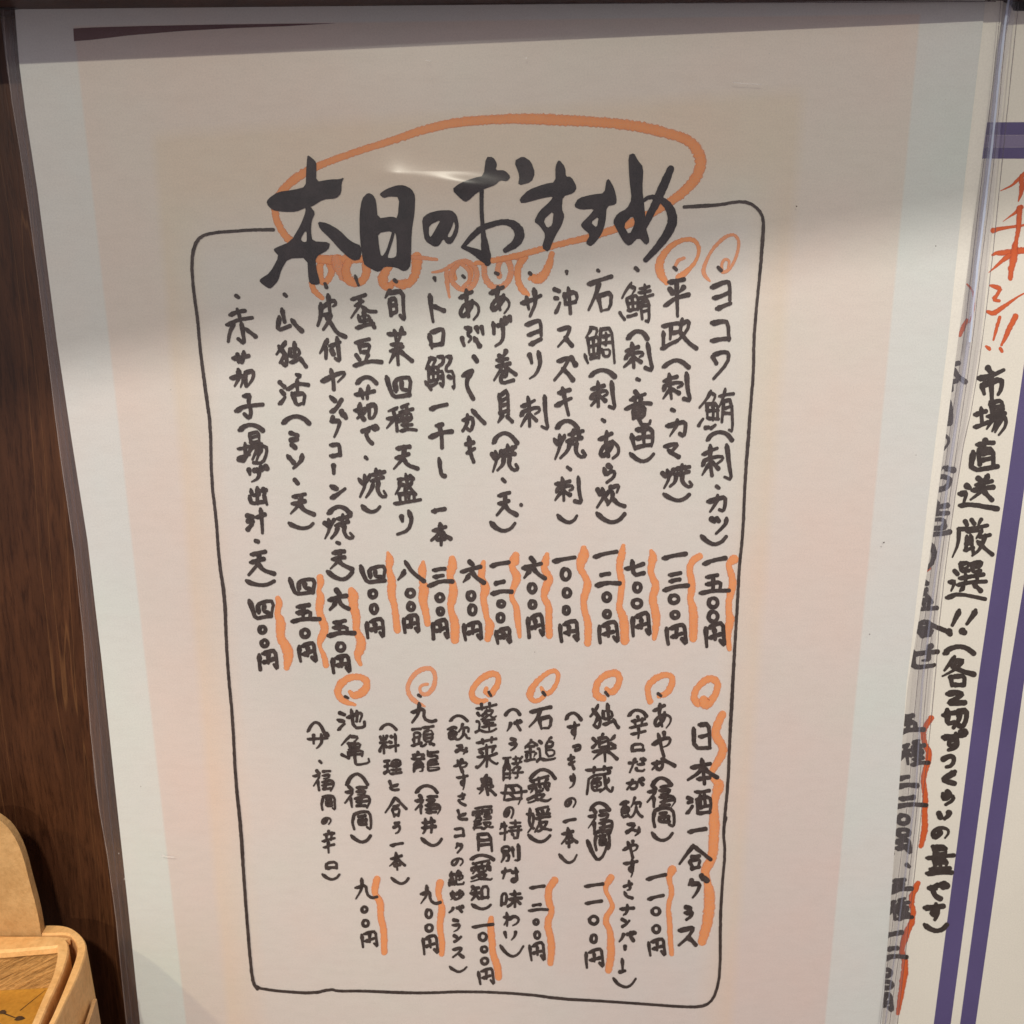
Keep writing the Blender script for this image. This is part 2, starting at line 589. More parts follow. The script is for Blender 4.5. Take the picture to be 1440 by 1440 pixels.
def box(name, x0, x1, y0, y1, z0, z1, mat, parent=None, bev=0.0, **props):
    bm = bmesh.new()
    bmesh.ops.create_cube(bm, size=1)
    for v in bm.verts:
        v.co = Vector(((x0 + x1) / 2 + v.co.x * (x1 - x0), (y0 + y1) / 2 + v.co.y * (y1 - y0), (z0 + z1) / 2 + v.co.z * (z1 - z0)))
    if bev:
        bmesh.ops.bevel(bm, geom=bm.edges[:], offset=bev, segments=2, affect='EDGES')
    me = bpy.data.meshes.new(name)
    bm.to_mesh(me)
    bm.free()
    return link(name, me, mat, parent, **props)

GLYPH_DATA = """
赤:13580078 86569979 37383567327725891497 6538659662994597 14138613 50005037 02389838
加:66909990 01224723439138982397 1800165810810098 6698661499149997
子:12017902 00499949 8600790273135030489729992495
揚:34734963 47179017 786472815998 52484963 606452803794 17001794149804980296 901789024702473389339017 39489948 01232823 006029523248 49639364909686997799
出:50005096 0511074494449411 00630198509699999962
汁:00331641 06012210 22650594 32419941 64006499
天:4843327620880099 01414241484353419741 06009200 480048435862778691969998
四:00899989 640065568858 35003243265619641466 0099000099009997
〇:14832894479966978288927699609938881677076100390017110723004602651483
円:50005046 00479947 0099000099019996919980997396
山:49004991 002501919991 99249999
独:225116530169 36949390 675892589223412240566758 67006791 877193909998 0201131321312379219115990097 260212230528
活:00351442 20660398 06012109 65066664 31349934 4008650689009701 40994164926592994099
皮:52005246 009710661316901691228633 314735595381769491999998 124683477862627937941899
付:424744475667 004407351533 83008396809959995597 36259925 2601172015331698
ヤ:26005399 003698189923953274566956
ン:01003023 009935896172924199299919
グ:79078517 3325782675446266458421980698 92009911 38093325272722350053
コ:01009800999993960096
ー:00509950
ミ:09378751 17009913 0078699093969699
ソ:990091327166369427991398 00061735
五:43003098 08009000 154176417498 00999999
六:00329932 44005116 71589799 28570299
焼:042404330046 76637691809998989885 33202737 166820692879 42129212 84268462 37409840 38629762 68006824 51265159556754785187449438983097 1701166806920197
蚕:42013822 748378838493 09009000 50405097 0599809584939295 00229922 6624683282458250884895529951 312429311643165012480053 16501874817382501650
豆:25693086 03009600 73696398 1352155682568325812315231352 00999999
如:210019180948096027714287 60899990991360136097 002345234051317514930499
で:610459125217423439473966447952898099 93239935 79298543 00099200
旬:211599169490879965996096 18595959 10311836 23002115161710310042 18361883578259381836
菜:58696480758694969993 45404748 87387753 0094079425844069 094113421852 00089608 48604899 28002816 02270530263083239025 0067586960679767 680068157424
種:70057098 21072199 04333633 46829682 39989998 42199719 475048349535936648664750 47509550 00072107320143059601 018002721749305137593764
盛:09313932365234552253 710081068113 38703899 61706199 1499157084708499 00999999 8428803666485056 0259093910139613 5301592873508559935998559844
り:0235113227174209710788169938956680836092379828991696 050000240264
八:6700744784739995 31052834206611850099
ト:023842439957 00000299
ロ:998806880091000098009999
鰯:46625368 33773688 14791696 24792792 02800097 79628868 42836577 76839876 03483348 430465066528472946516652639758994998 7604970697297929773677519952969691998399 1109271119321968 1300110902230367336833290329
一:00509950
干:50005099 00439943 07009300
し:02000083119423996197848799769971
本:36253534284816640176 217778778769 48004899 00259925 62256232704887699876
三:16488348 08009200 00999999
あ:051831208514 783074326651527245783779 4300370434373464388811940289008405662350374253407842955399669779809565995898
ぶ:00882268 374255655977599049992898 93079919 80148524 3600591558205224 79539688
て:650463115022443340484167488157898499 00099900
か:83169954 00292328322452256231643664596086519839993296 3300322415760598
き:116406670380139336997998 011443169010 530065357344836582675766 004144429935
巻:1600190123082417 26392352 80007417 763979489962 23522656695669752375239325973599769985948787 62176738 00662352 07179217 47003538 00389938
貝:13468846 0098049929843683 13238823 68839998 132314698868870013001323
げ:146410780582 96009910 83038715 69086874599050994499 343364359031 0508004400710693
二:00999999 10008700
サ:28012861 00279927 740074407072569245993898
ヨ:08479947 0300990199990097
リ:9904975892708380629241992897 090000060058
刺:73137370 9902999495998098 01135713 055605335333545353564557 29002999 00891280256438695380
沖:060208012209 216322650694 00331640 68006899 99613761372398239961
ス:60569998 110083038017634660565457199005990098
ズ:79058515 54648798 93009910 10217021722666415556546445673379169202990098
キ:006892549947 002880178710 3700559457995999
石:22909190 00009900 3501341222382299 09561350264491449198
鯛:16801793 05800097 28793192 407841834786 05483748 75137541 63418741 65248624 66808580855866576687 4397508052625204990699929897929985998096 13092910262421312167 13001309062003300566376737290528
ら:23007508 03220061394677459655996396818092449920981796
炊:03220045 695959804099 35172937 166522663384 561696169335 590056164637 69336959756386879998 1800176112820298
鯖:40784489 067906870098 29793292 18801993 56789278 56639263 07473947 569856489250929487997897 52209520 49359935 51079707 73007334 1600140906240765396639290629 14092909311122332266
竜:50005210 71106931 13638463 00319831 08109010 13821546844683811382 504650935398939999939885 291028183231
田:48004891 00919991 00459945 0099000098009999
七:00459929 3300359338975299879794849273
平:131421272437 82177338 00559955 07009200 48004899
政:9224865479707571 509971817580 25112582 00114611 62249924 71006603622459265837524450462544 5837613968637270757175809797 053703874779
カ:00299429993198669095839965995595 510045044434336820860198
マ:00009900981188285168 22454366516854787299
ワ:004000009700990294368066539135992297
鮪:60589358 17811895 40784490 27793294 60769376 06810098 49189918 59389339939589998097 730068036715584260486098 14123113302122342267 14031412091605300666406640320530 064936494053485451485846
ツ:00071237 980588407366389429992097 41005026
日:00459945 00919993990100000099
酒:32759475 16660297 00341341 03001607 7304715175549454 5304534544583259 29049904 94989430322932999498
合:1929243574358126 16928293825816571699 0035192921245100742197359933
ラ:00349934955278766486429735992397 13009200
や:48005808 151232405299 0045064661228120932498309850935583606159
福:18551899 14001810 44059905 564051405121932293405640 44769876 72567296 022132213323185510580066 225031543560446046569856989644974460
岡:49344980 009900009900999497988198 27123224 780972116234 16348334 2352238075807552
辛:2815262530343044 751575276944 48005115 49464999 06729472 00449944 10159115
口:00879987 0099000099009998
だ:47754789559788999394 53439044 93029913 750681108519 36003007301922540699 002522265221
が:80078517 92009912 742481309460 003751335837604160715393439931982793 311024480398
飲:622497249348 002523063816 7364796990919999 08524052 23252636 6900640562245244 7341736470676187499941963379 086940683837083707953587
み:20015600541144304341 3545374736532282148606850074026014472842354543416344805190609963 89308655778059985198
す:58394138354028472760316838735971 00189917 5700583961545878439434992598
さ:08610481159338998297 56006833855884625760 002457249918
ナ:00329933 520052454670368727951899
バ:750579058618 5619601967299299 93009911 262317650099
楽:50004810 034820402533 0096079729844368 59686275738494969994 762081199606 50495099 6734671133133347354966496734 33316431703679359748 0466416643689766
蔵:40724086 884481657468 40424057 2057535755722072 00069706 55422043208555865990 28002814 68006811 748069815397 682874808293899997989986 851789199028082807690097
っ:00214802740089109722993797579172818343992894
の:5200444931802386138603760064023609222010390067007805871396279954937583875899
鎚:356232652980 414250435088 190928133624 508840964199 5088699897989996 840078037715 44085219 06660881 02963389 19322091 03523252 062708322932 66399039911666156782948295566655 200219090919062701280033
愛:193916480855 820976167426 55895892799892999996 180924182427 28724489 385564546648 76408752 04390427742692279239 0906180921068601 01810981346870697072667957835589448913990098 3342335138553468 4504491844335539
媛:89128230 44154622 64136521 38059101 36479747 39319431 120003612783 00232824216613840197 51666685909896999997 5431516640863097 5166556387638671689150994397
酵:75336850 02913691 02723672 511281128817 2404235026533653 50769976 1304134710570258 00043704 67006732 9506931188178332 48329732 865283587566739761985996 4762555859518652 0299032736283697
母:38535766 43146024 00399939 539755997399809084588700200009789479
特:56736081 42369936 8536859583986897 20012099 48129312 43579957 71007136 05243124 051005240041 0165146224573257
別:18554756439439992699 990099949898919981997596 68126869 193505340502450247341935 193513750097
な:76239934 002523255421 41003504321823410273 6841689255993998329431793774477264729486
味:43199319 66006699 00712470241101100079 37476247675372479947 339044815861675377619284
わ:245516580081 02272626 28436130793092369743996192778584719163935591 350029032626284324522599
い:0000036412882198339845764460 780491329972
蓬:07251535 51258026783370386942 02941688 015616571688 44315742 1688479982999996 30829182 00079607 37718471 35598759 62586289 27002715 68006815 30364431452651255417 2651484857426942754792509848
莱:57646071708194969993 18412751 78427352 0094049622854664 08329032 02089608 48234860466448674899 28002817 70007016 0161406146649761
泉:67739156 016228622966247714860094 510046034511 13308530 133013128512844714471330 4847489644993198 506257646773728095949992
霞:61238023 55468846904890595360 61338233 06894089 469863956890 06753975 12333233 14233223 002400140212921295149526 08008800 47004733 066040594048384606470699 5272897388797890 59725980678668907890809395989996
月:21609961 22319931 009714772160220099019896919972996496
知:246631684890 63909990 10154615 00485048 6398640999109997 2516246611910199 120010150033
と:07003039 921543373039274515510461007000801293259874999997
絶:03760098 18762094 30733590 4833933394634863 301925311934184109510661 6100581154144630483348935799919996979885 58118313783072367263 066133593046 190104341934
妙:89189943 53204749 36985098758487719359 71007165 160105602274227728793384 002432253049227415860299
九:340033442960198206950098 0230693071977599949999879780
頭:55399739 07591075 828887889895 01013801 31583085 55589758 73017219 429847996488 373636470647052236223736 721955215576967797227219 51009900 00924183
龍:07634063 07784078 61709370 61579357 091912221534 200024032511 61109810 401834263334 079908494049409537992797 02114311 00344534 6102612692279343614461966599969999979991988694836183
井:04249524 72007299 00629962 27012758257117890698
料:02070725 58106514 38063227 52396143 01393839 84008499 47739964 2000203518402099 00850080135226523566
理:41729472 00022702 14041480 42259325 422542489348920042004225 33999999 67006799 01402540 0088118414802878
う:003861308132974499629176629240982698 21008606
池:00341341 05012109 20650396 66006672 4011419446985999929899859780 264770289323935989688268
亀:12298429 07709070 0018131582158417834313431218150922022700290257025614 47164894559992999895988890840786075690569084
ザ:82058717 910095019913 25062564 00319233 68076758647552934099
市:138713438943898185866984 00189918 44004600521150235099
場:28744661 49474661 59615771498136923192 44169116 776174775897 33469946 911690014401443290339116 15001565 46619663948190977798 01242624 00741468156527613157
直:17638263 17488248 17818281 03139413 00999999 1799173082318299 530048034530
送:158638989998 009709861586 11061816 645570589280 004015411586 460151095021 86007821 32479847 37219421 64226455477737823381
厳:24755075 170222092217 870081077817 24605060 470250084817 81839797 6753705676738176 9717081708610097 70409941 17935089 21314832464250505099 7128675363556259 934190608474817681836297 554723472492
選:05041616 158743999898 004415451587 00981587 33499449 28689968 7016941696029300700170267731933198309925 311655165400310131263831533158305926 5041517636863285 774175759486
各:55425645765693629959 27204742 00330833212127202716331334064000 33137514771675225542474240490462 20997999797021692099
切:660664426160547945923797 470699069688899973997095 00323825 140014763967
ず:760381108122 54423941324326492459266736745572 91009909 00239222 5406544258665382459132982097
つ:00203505550080029517993099508875649350973297
く:9900004705619499
量:01369836 16138313 49484999 09859085 13608760 00999999 13601473877187488547164713501360 83138302810018001602172482248313
お:77179930 022537245621 2800289423991398069400850373156334546651845889668981799262995498
造:004515471589 1589409989999996 02981589 867285824182405585558672 30379537 63006337 41139114 440141133126
せ:004158349933 2611268330934399749984989092 80007505746371685566
チ:00429942 100752078200 520751564774398728971899
オ:642836580083 6400669462994299 01236023642870239923
シ:00331943 079938896672934699379930 20004314
イ:67256799 00495328672570189900
"""

# ---------------------------------------------------------------- handwriting
# stroke skeletons, 0..99 across and down the box of each character
GLYPHS = {}
for _l in GLYPH_DATA.strip().split('\n'):
    _c, _s = _l[0], _l[2:]
    GLYPHS[_c] = [[(int(s[i:i + 2]), int(s[i + 2:i + 4])) for i in range(0, len(s), 4)] for s in _s.split(' ')]
# the forms this hand writes its own way
HAND = {
    '円': [[(3, 22), (5, 60), (10, 97)], [(20, 22), (50, 6), (86, 2), (92, 55), (97, 98), (76, 72)], [(26, 60), (50, 52), (74, 46)], [(48, 22), (50, 64)]],
    '四': [[(2, 6), (11, 48), (26, 97), (60, 88), (92, 82)], [(38, 72), (34, 24), (62, 8), (98, 6), (90, 88)], [(60, 22), (60, 60), (78, 66)]],
    '刺': [[(24, 2), (28, 86)], [(4, 28), (48, 12)], [(2, 58), (8, 42), (58, 28), (66, 42), (50, 50)], [(26, 50), (0, 84)], [(30, 52), (52, 66)], [(80, 0), (85, 55), (95, 97), (70, 88)]],
    '焼': [[(2, 34), (12, 48)], [(18, 22), (22, 58), (6, 97)], [(36, 22), (24, 50)], [(44, 20), (88, 8)], [(62, 2), (60, 46)], [(40, 44), (82, 32)], [(74, 12), (76, 30)], [(48, 48), (42, 74), (24, 95)], [(68, 42), (64, 70), (78, 95), (98, 92), (88, 74)]],
    '天': [[(12, 14), (40, 5), (62, 2)], [(10, 48), (60, 34)], [(44, 6), (38, 52), (2, 96)], [(36, 48), (58, 78), (98, 94)]],
    '五': [[(22, 14), (60, 4)], [(22, 48), (68, 38), (66, 78)], [(44, 10), (40, 82)], [(2, 97), (40, 80), (98, 80)]],
    '六': [[(38, 2), (52, 18)], [(2, 50), (86, 28)], [(36, 60), (8, 97)], [(44, 42), (68, 78), (98, 95)]],
    '三': [[(22, 16), (66, 4)], [(24, 52), (62, 40)], [(2, 97), (50, 74), (98, 72)]],
    '二': [[(22, 18), (58, 4)], [(2, 97), (50, 74), (98, 80)]],
    '一': [[(2, 92), (40, 44), (98, 8)]],
    '本': [[(46, 0), (52, 98)], [(10, 34), (74, 16)], [(46, 26), (34, 52), (2, 80)], [(54, 32), (70, 54), (98, 72)], [(34, 76), (68, 70)]],
    '九': [[(32, 2), (30, 50), (2, 96)], [(2, 46), (50, 28), (50, 78), (76, 97), (98, 90)]],
    '八': [[(28, 48), (4, 96)], [(32, 2), (54, 58), (98, 98)]],
    '七': [[(36, 2), (40, 96), (97, 80)], [(2, 54), (96, 20)]],
    '子': [[(28, 8), (50, 3), (48, 34), (58, 62), (52, 98), (32, 78)], [(2, 68), (30, 48), (98, 42)]],
    '福': [[(18, 2), (28, 14)], [(4, 30), (36, 22), (2, 76)], [(24, 48), (26, 98)], [(50, 8), (82, 2)], [(46, 24), (80, 18), (72, 36), (50, 40)], [(42, 56), (88, 44), (98, 66), (84, 97)], [(62, 50), (60, 92)], [(46, 74), (88, 66)], [(48, 92), (80, 88)]],
    '岡': [[(10, 18), (2, 60), (10, 97)], [(12, 14), (50, 3), (90, 8), (95, 60), (92, 98), (76, 84)], [(34, 30), (64, 26)], [(34, 48), (36, 72), (72, 68)], [(52, 28), (52, 68)], [(70, 46), (70, 70)], [(38, 48), (66, 44)]],
    '（': [[(2, 97), (18, 38), (46, 3), (76, 26), (98, 94)]],
    '）': [[(2, 3), (24, 62), (52, 96), (80, 70), (98, 8)]],
    '・': [[(12, 8), (88, 92)]],
    'ー': [[(30, 2), (60, 97)]],
    '艹': [[(2, 62), (98, 38)], [(30, 28), (38, 92)], [(72, 4), (60, 90)]],
    'ヽ': [[(10, 8), (90, 92)]],
    'Z': [[(10, 20), (50, 4), (88, 16), (60, 50), (4, 92), (98, 84)]],
    '1': [[(48, 4), (54, 90)], [(4, 97), (98, 92)]],
    '!': [[(95, 3), (45, 62)], [(20, 88), (28, 96)]],
    'ン': [[(5, 4), (40, 26)], [(8, 96), (50, 72), (98, 22)]],
    '石': [[(6, 24), (50, 12), (92, 2)], [(46, 14), (34, 50), (2, 92)], [(42, 52), (54, 96)], [(42, 54), (96, 42), (90, 92), (58, 94)]],
    'ト': [[(6, 2), (12, 50), (28, 98)], [(22, 42), (97, 60)]],
    'き': [[(10, 28), (60, 18)], [(20, 55), (86, 44)], [(40, 2), (60, 62), (92, 74)], [(30, 76), (50, 98), (86, 96)]],
    '日': [[(4, 22), (6, 97), (94, 92)], [(38, 10), (88, 3), (96, 50), (94, 92)], [(34, 52), (90, 46)]],
    '月': [[(8, 12), (10, 96)], [(10, 10), (86, 3), (92, 98)], [(14, 40), (86, 34)], [(14, 66), (86, 60)]],
}
HAND2 = '''
ク 26,2 22,24 4,50|26,16 92,8 80,50 24,97
母 22,10 14,80|22,12 78,6 80,60 68,97|14,80 78,72|2,46 98,38|44,20 52,32|42,54 50,66
泉 46,0 34,14|24,20 28,50|24,20 72,12 72,44|28,34 70,28|28,50 72,44|50,50 54,97|4,66 36,60 10,92|78,54 62,66|58,62 98,94
楽 46,0 38,12|28,16 32,48|28,16 66,10 66,42|32,30 64,26|32,48 66,42|4,18 16,28|4,48 20,36|92,8 78,22|76,32 94,44|6,62 92,52|48,50 52,98|44,62 8,92|56,60 98,90
量 28,4 30,30|28,4 72,2 72,28|30,16 70,14|30,30 70,28|2,46 50,38 98,36|28,52 32,76|28,52 74,48 72,74|50,44 52,94|32,64 72,60|16,84 84,80|6,98 94,94
切 4,40 50,26|24,10 24,84 46,72|54,24 96,14 94,60 82,97 68,88|70,18 64,60 46,97
選 22,22 30,32|8,50 24,46 14,72|2,88 30,80 98,92|38,4 40,26 56,24|38,4 58,2 56,14 42,16|66,4 68,26 88,22|66,4 90,0 86,12 70,14|36,40 92,34|50,32 50,56|76,28 76,54|32,58 98,52|48,62 38,74|72,60 88,72
厳 34,4 40,14|52,0 54,12|74,2 66,14|18,22 90,14|22,24 16,60 2,97|34,32 66,28|36,42 36,78|50,40 52,86|38,52 50,50|38,64 50,62|32,80 56,74|74,28 62,48|66,44 96,38|84,42 70,74 54,92|66,56 82,76 98,92
各 42,2 28,28 10,44|38,16 72,12 46,42 2,66|34,28 62,48 98,60|32,66 34,96|34,66 74,62 70,94|34,92 70,90
赤 12,20 35,12 62,6|36,2 44,30|2,48 40,32 82,28|28,42 14,68 10,92|50,38 58,70 62,98 40,86|64,58 98,80
加 0,52 48,34 52,60 40,98|28,4 32,50 12,96|62,20 66,92|60,18 92,10 96,50 72,90
山 26,2 36,58|14,35 3,96 55,76|60,48 98,96
独 30,3 2,48|10,20 34,60 30,97 14,80|30,48 10,80|44,28 46,60 78,50 72,22 44,30|60,3 62,72|46,80 82,66|80,62 98,92
活 4,28 20,40|6,52 16,60|2,92 20,72|58,2 72,10 60,18|30,48 60,32 98,34|62,20 64,62|44,58 58,96 80,90|50,62 88,60 80,92
皮 12,22 12,50 4,74|14,28 60,12 68,20 56,26|42,2 46,44|22,50 54,44 40,66 24,80|30,50 50,72 70,90 98,97
付 34,8 2,62|28,34 30,84|46,35 92,16|80,2 88,60 92,98 72,84|52,52 60,66
ヤ 4,58 50,28 90,8 96,26 70,60|40,2 52,97
グ 20,22 5,42|10,38 62,34 50,68 25,98|70,4 80,16|86,12 97,24
コ 4,14 60,4 92,6 97,90|4,97 97,84
ミ 5,4 95,22|10,50 85,42|20,78 60,97
ソ 5,10 38,60|92,3 80,50 38,97
蚕 4,16 55,3|16,38 50,24|34,12 40,30 4,70|42,40 70,50 98,54|30,64 34,82 76,74 66,58 32,66|52,50 54,92|24,97 84,84|76,78 90,97
豆 6,18 55,3|20,24 26,50|22,26 56,20 50,46|26,50 50,46|12,60 22,76|50,58 38,84|4,97 50,80 98,84
如 30,4 18,60 46,97|48,30 40,70 14,92|2,45 50,34|62,18 66,86|62,14 92,6 96,50 88,90 68,92
で 4,30 50,10|42,14 26,40 40,80 62,97|68,8 80,16|86,4 97,12
旬 22,6 2,24|14,10 88,6 92,60 96,98 74,84|24,34 30,80|24,34 54,28 56,66|30,54 54,50|30,76 54,72
菜 4,20 68,14|28,8 34,36|56,2 44,38|18,46 58,44|12,62 62,54|36,44 42,97|36,62 10,92|50,62 98,90
種 34,18 4,30|2,52 44,40|24,22 32,97|24,50 2,88|34,54 42,62|50,14 70,2|44,30 84,22|50,38 52,66 84,60 80,34 52,40|64,8 68,90|54,52 80,48|50,78 84,74|46,97 70,88 98,92
盛 20,18 62,14|24,20 20,44 6,66|28,36 44,34 40,56|46,2 52,34 84,66|70,26 44,58|62,8 72,16|22,66 26,92|22,66 76,60 74,88|42,64 44,90|58,62 60,88|2,97 50,90 98,86
り 30,22 38,44|78,2 96,36 72,82 4,97
リ 10,14 24,40|74,2 90,40 62,80 8,97
ロ 4,30 20,97|20,22 70,3 96,8 84,80|16,86 84,76
鰯 22,6 4,40|18,10 38,12 26,34|14,36 16,72|14,36 42,32 42,70|28,36 28,70|16,54 40,52|16,72 42,70|4,76 22,97|24,86 40,78|44,8 62,4 60,28 46,34 48,50 62,46 60,92 50,84|70,6 86,4 82,26 72,34 74,48 92,44 97,98 88,88|50,62 56,66|78,60 84,66
干 28,10 56,2|2,58 45,38 97,32|45,14 54,97
し 8,3 14,50 40,90 88,92
あ 4,28 62,8|38,3 34,40 48,88|66,36 48,70 16,90 6,74 26,50 66,38 96,54 94,78 70,98
ぶ 18,8 42,16 24,40 46,56 30,80|2,62 10,97|56,62 78,97|66,10 74,34|86,4 97,40
て 4,20 50,6 84,4|82,6 40,30 40,60 96,97
か 4,45 42,30 46,60 36,96 20,86|24,20 20,60 2,92|45,2 70,30 97,60
き 4,32 80,22|14,66 97,48|38,2 44,60 88,97
巻 22,14 34,22|54,2 40,20|14,28 62,22|10,48 74,38|40,14 38,48 2,84|48,46 98,68|30,62 58,58 52,74 32,76|30,76 36,96 90,84
貝 8,22 14,76|8,24 66,3 70,74|20,36 62,30|20,54 62,48|14,72 64,66|28,78 2,97|62,80 97,96
げ 8,20 12,54|34,28 70,22|50,14 60,50 50,80 20,97|68,4 76,18|88,2 96,16
サ 3,50 97,22|28,28 42,70|68,2 74,50 46,98
ヨ 4,22 70,4 92,10 96,66|14,62 90,44|28,97 94,78
沖 6,10 22,18|6,40 18,44|8,97 26,62|42,28 46,66|42,30 90,14 94,44 84,56|48,62 84,54|62,2 68,97
ス 6,22 70,6 86,12 56,56 4,97|52,56 97,94
ズ 20,22 62,6 70,12 44,56 2,97|42,54 84,97|78,8 84,16|90,26 98,36
キ 20,22 86,10|4,64 97,40|44,2 60,50 80,97
鯛 26,4 6,34|22,6 44,10 34,30|18,30 22,74|20,34 46,30 46,72|32,32 34,72|20,52 44,50|22,74 46,70|6,74 14,97|26,86 44,82|54,12 52,50 48,84|54,12 86,8 92,60 97,97|60,30 80,28|70,18 70,48|58,46 82,44|60,60 62,78 80,76 80,58 60,60
ら 40,2 56,14|6,20 18,56 60,32 96,40 78,70 28,97
炊 4,24 14,44|24,18 28,50 4,97|42,28 30,54 42,74|52,10 44,40|50,14 78,4 70,34|58,36 56,60 40,84|56,56 76,86 98,94
鯖 34,3 4,38|32,8 50,14 40,30|22,36 26,66|24,36 54,30 54,62|38,34 40,64|24,50 52,48|26,66 54,62|2,70 16,84|24,80 50,74|60,14 88,10|74,4 74,36|58,24 90,20|56,38 99,30|64,46 66,84|64,46 90,40 92,96 80,90|68,58 88,54|68,70 88,66
竜 38,3 50,12|18,26 72,12|34,22 40,34|60,18 52,32|2,48 50,34 97,34|28,48 32,74|28,48 72,44 68,70 34,72|32,60 68,56|50,36 52,90 90,92 96,76
田 4,36 18,97|24,12 90,3 94,60 90,86|56,10 58,84|22,52 86,40|18,92 88,80
平 22,14 78,4|26,28 36,38|80,22 62,36|4,68 50,50 97,44|52,10 56,60 58,97
政 4,26 44,14|28,20 26,64|28,44 46,40|8,44 8,84|4,92 46,66|58,4 50,36|52,16 80,4 70,40 40,72|50,38 70,70 97,94
カ 4,40 50,24 94,14 92,60 84,97 66,86|54,2 48,45 18,97
マ 6,28 50,10 92,6 60,50 52,60|34,52 60,74 94,97
ワ 6,20 22,46|12,16 60,4 96,8 88,44 8,98
鮪 34,3 2,42|32,8 48,12 40,30|20,34 24,68|22,34 52,30 52,64|36,32 38,66|22,50 50,46|24,66 52,64|0,78 8,66|18,88 28,82|34,86 46,78|56,18 97,10|76,2 64,24 54,42|66,30 66,74|66,30 92,24 94,97 84,88|70,42 90,38|70,56 90,52
ツ 4,8 18,20|32,4 46,16|94,3 84,40 28,97
揚 2,56 38,46|26,36 28,92 6,84|4,80 40,68|42,8 46,34|42,8 70,2 70,30|46,20 68,16|46,34 68,30|36,52 80,40|50,48 30,84|50,52 92,44 98,66 84,97 56,94|66,54 48,84|80,52 62,90
出 46,0 44,92|12,12 14,46 50,40|78,8 80,32|4,50 10,97 80,84|78,44 97,96|50,24 88,16
汁 6,26 30,34|8,50 32,54|6,84 30,62|50,34 97,24|74,2 80,97
酒 38,10 92,4|6,30 20,36|8,52 20,50|2,97 22,64|40,40 44,92|40,40 92,26 96,60 92,92|56,18 54,60|72,14 74,56|48,72 90,66|46,92 92,86
合 46,2 2,76|48,4 98,58|38,46 62,42|32,64 40,94|34,62 68,56 60,90|42,90 60,86
ラ 18,4 66,10|4,46 96,36 70,74 18,97
市 42,2 52,14|2,28 50,20 97,6|16,44 24,64|18,44 90,28 92,56 76,66|52,22 54,98
場 2,42 36,30|20,22 22,70|4,78 40,62|48,6 52,34|48,6 84,2 86,28|50,20 84,14|52,34 86,28|38,48 92,38|56,46 36,80|54,54 94,46 96,70 72,98|70,54 52,86|84,52 66,90
直 30,16 88,8|56,2 54,24|36,34 40,76|38,34 82,26 84,76|42,48 80,42|42,62 80,56|14,40 8,97 98,84
送 50,10 60,20|76,2 64,22|44,28 86,20|36,46 92,36|64,24 62,46 34,70|66,48 84,70|20,30 28,38|6,56 24,50 14,76|2,86 30,80 98,94
池 6,14 26,22|4,50 22,54|4,97 24,66|34,34 78,14 88,24 80,54|52,2 54,86 94,84 97,58|68,8 70,50
亀 38,2 8,34|36,6 62,10 50,24|28,30 32,48|28,30 66,26 64,44|30,40 62,38|32,48 64,46|26,56 30,74|26,56 76,50 70,70|30,66 70,62|6,64 26,74|50,20 48,88 60,97 97,88 94,74
な 20,4 4,70|2,30 50,18|84,4 90,70|90,70 60,72 54,88 76,96 92,80|60,30 96,24
わ 24,2 26,97|4,34 40,26 6,86|28,52 70,22 98,44 88,78 62,94
い 6,12 20,70|88,4 84,50 56,97
の 52,24 40,70 14,90 2,64 14,28 54,4 92,16 97,52 74,94
す 2,26 97,14|62,2 64,50 60,74 34,62 40,44 62,46 66,76 54,98
さ 14,30 86,16|62,2 76,48 44,52|16,64 40,84 94,97
み 18,10 60,6 40,44 10,84 4,62 40,46 92,66|88,34 84,70 66,97
や 2,52 50,24 92,22 84,52 56,58|56,2 60,18|30,8 44,50 60,98
と 18,2 34,52|92,34 34,56 20,78 50,97 96,94
'''
for _l in HAND2.strip().split('\n'):
    HAND[_l[0]] = [[tuple(int(v) for v in p.split(',')) for p in s.split(' ')] for s in _l[2:].split('|')]
GLYPHS.update(HAND)
SLANT_OFF = set(HAND) | set('〇')


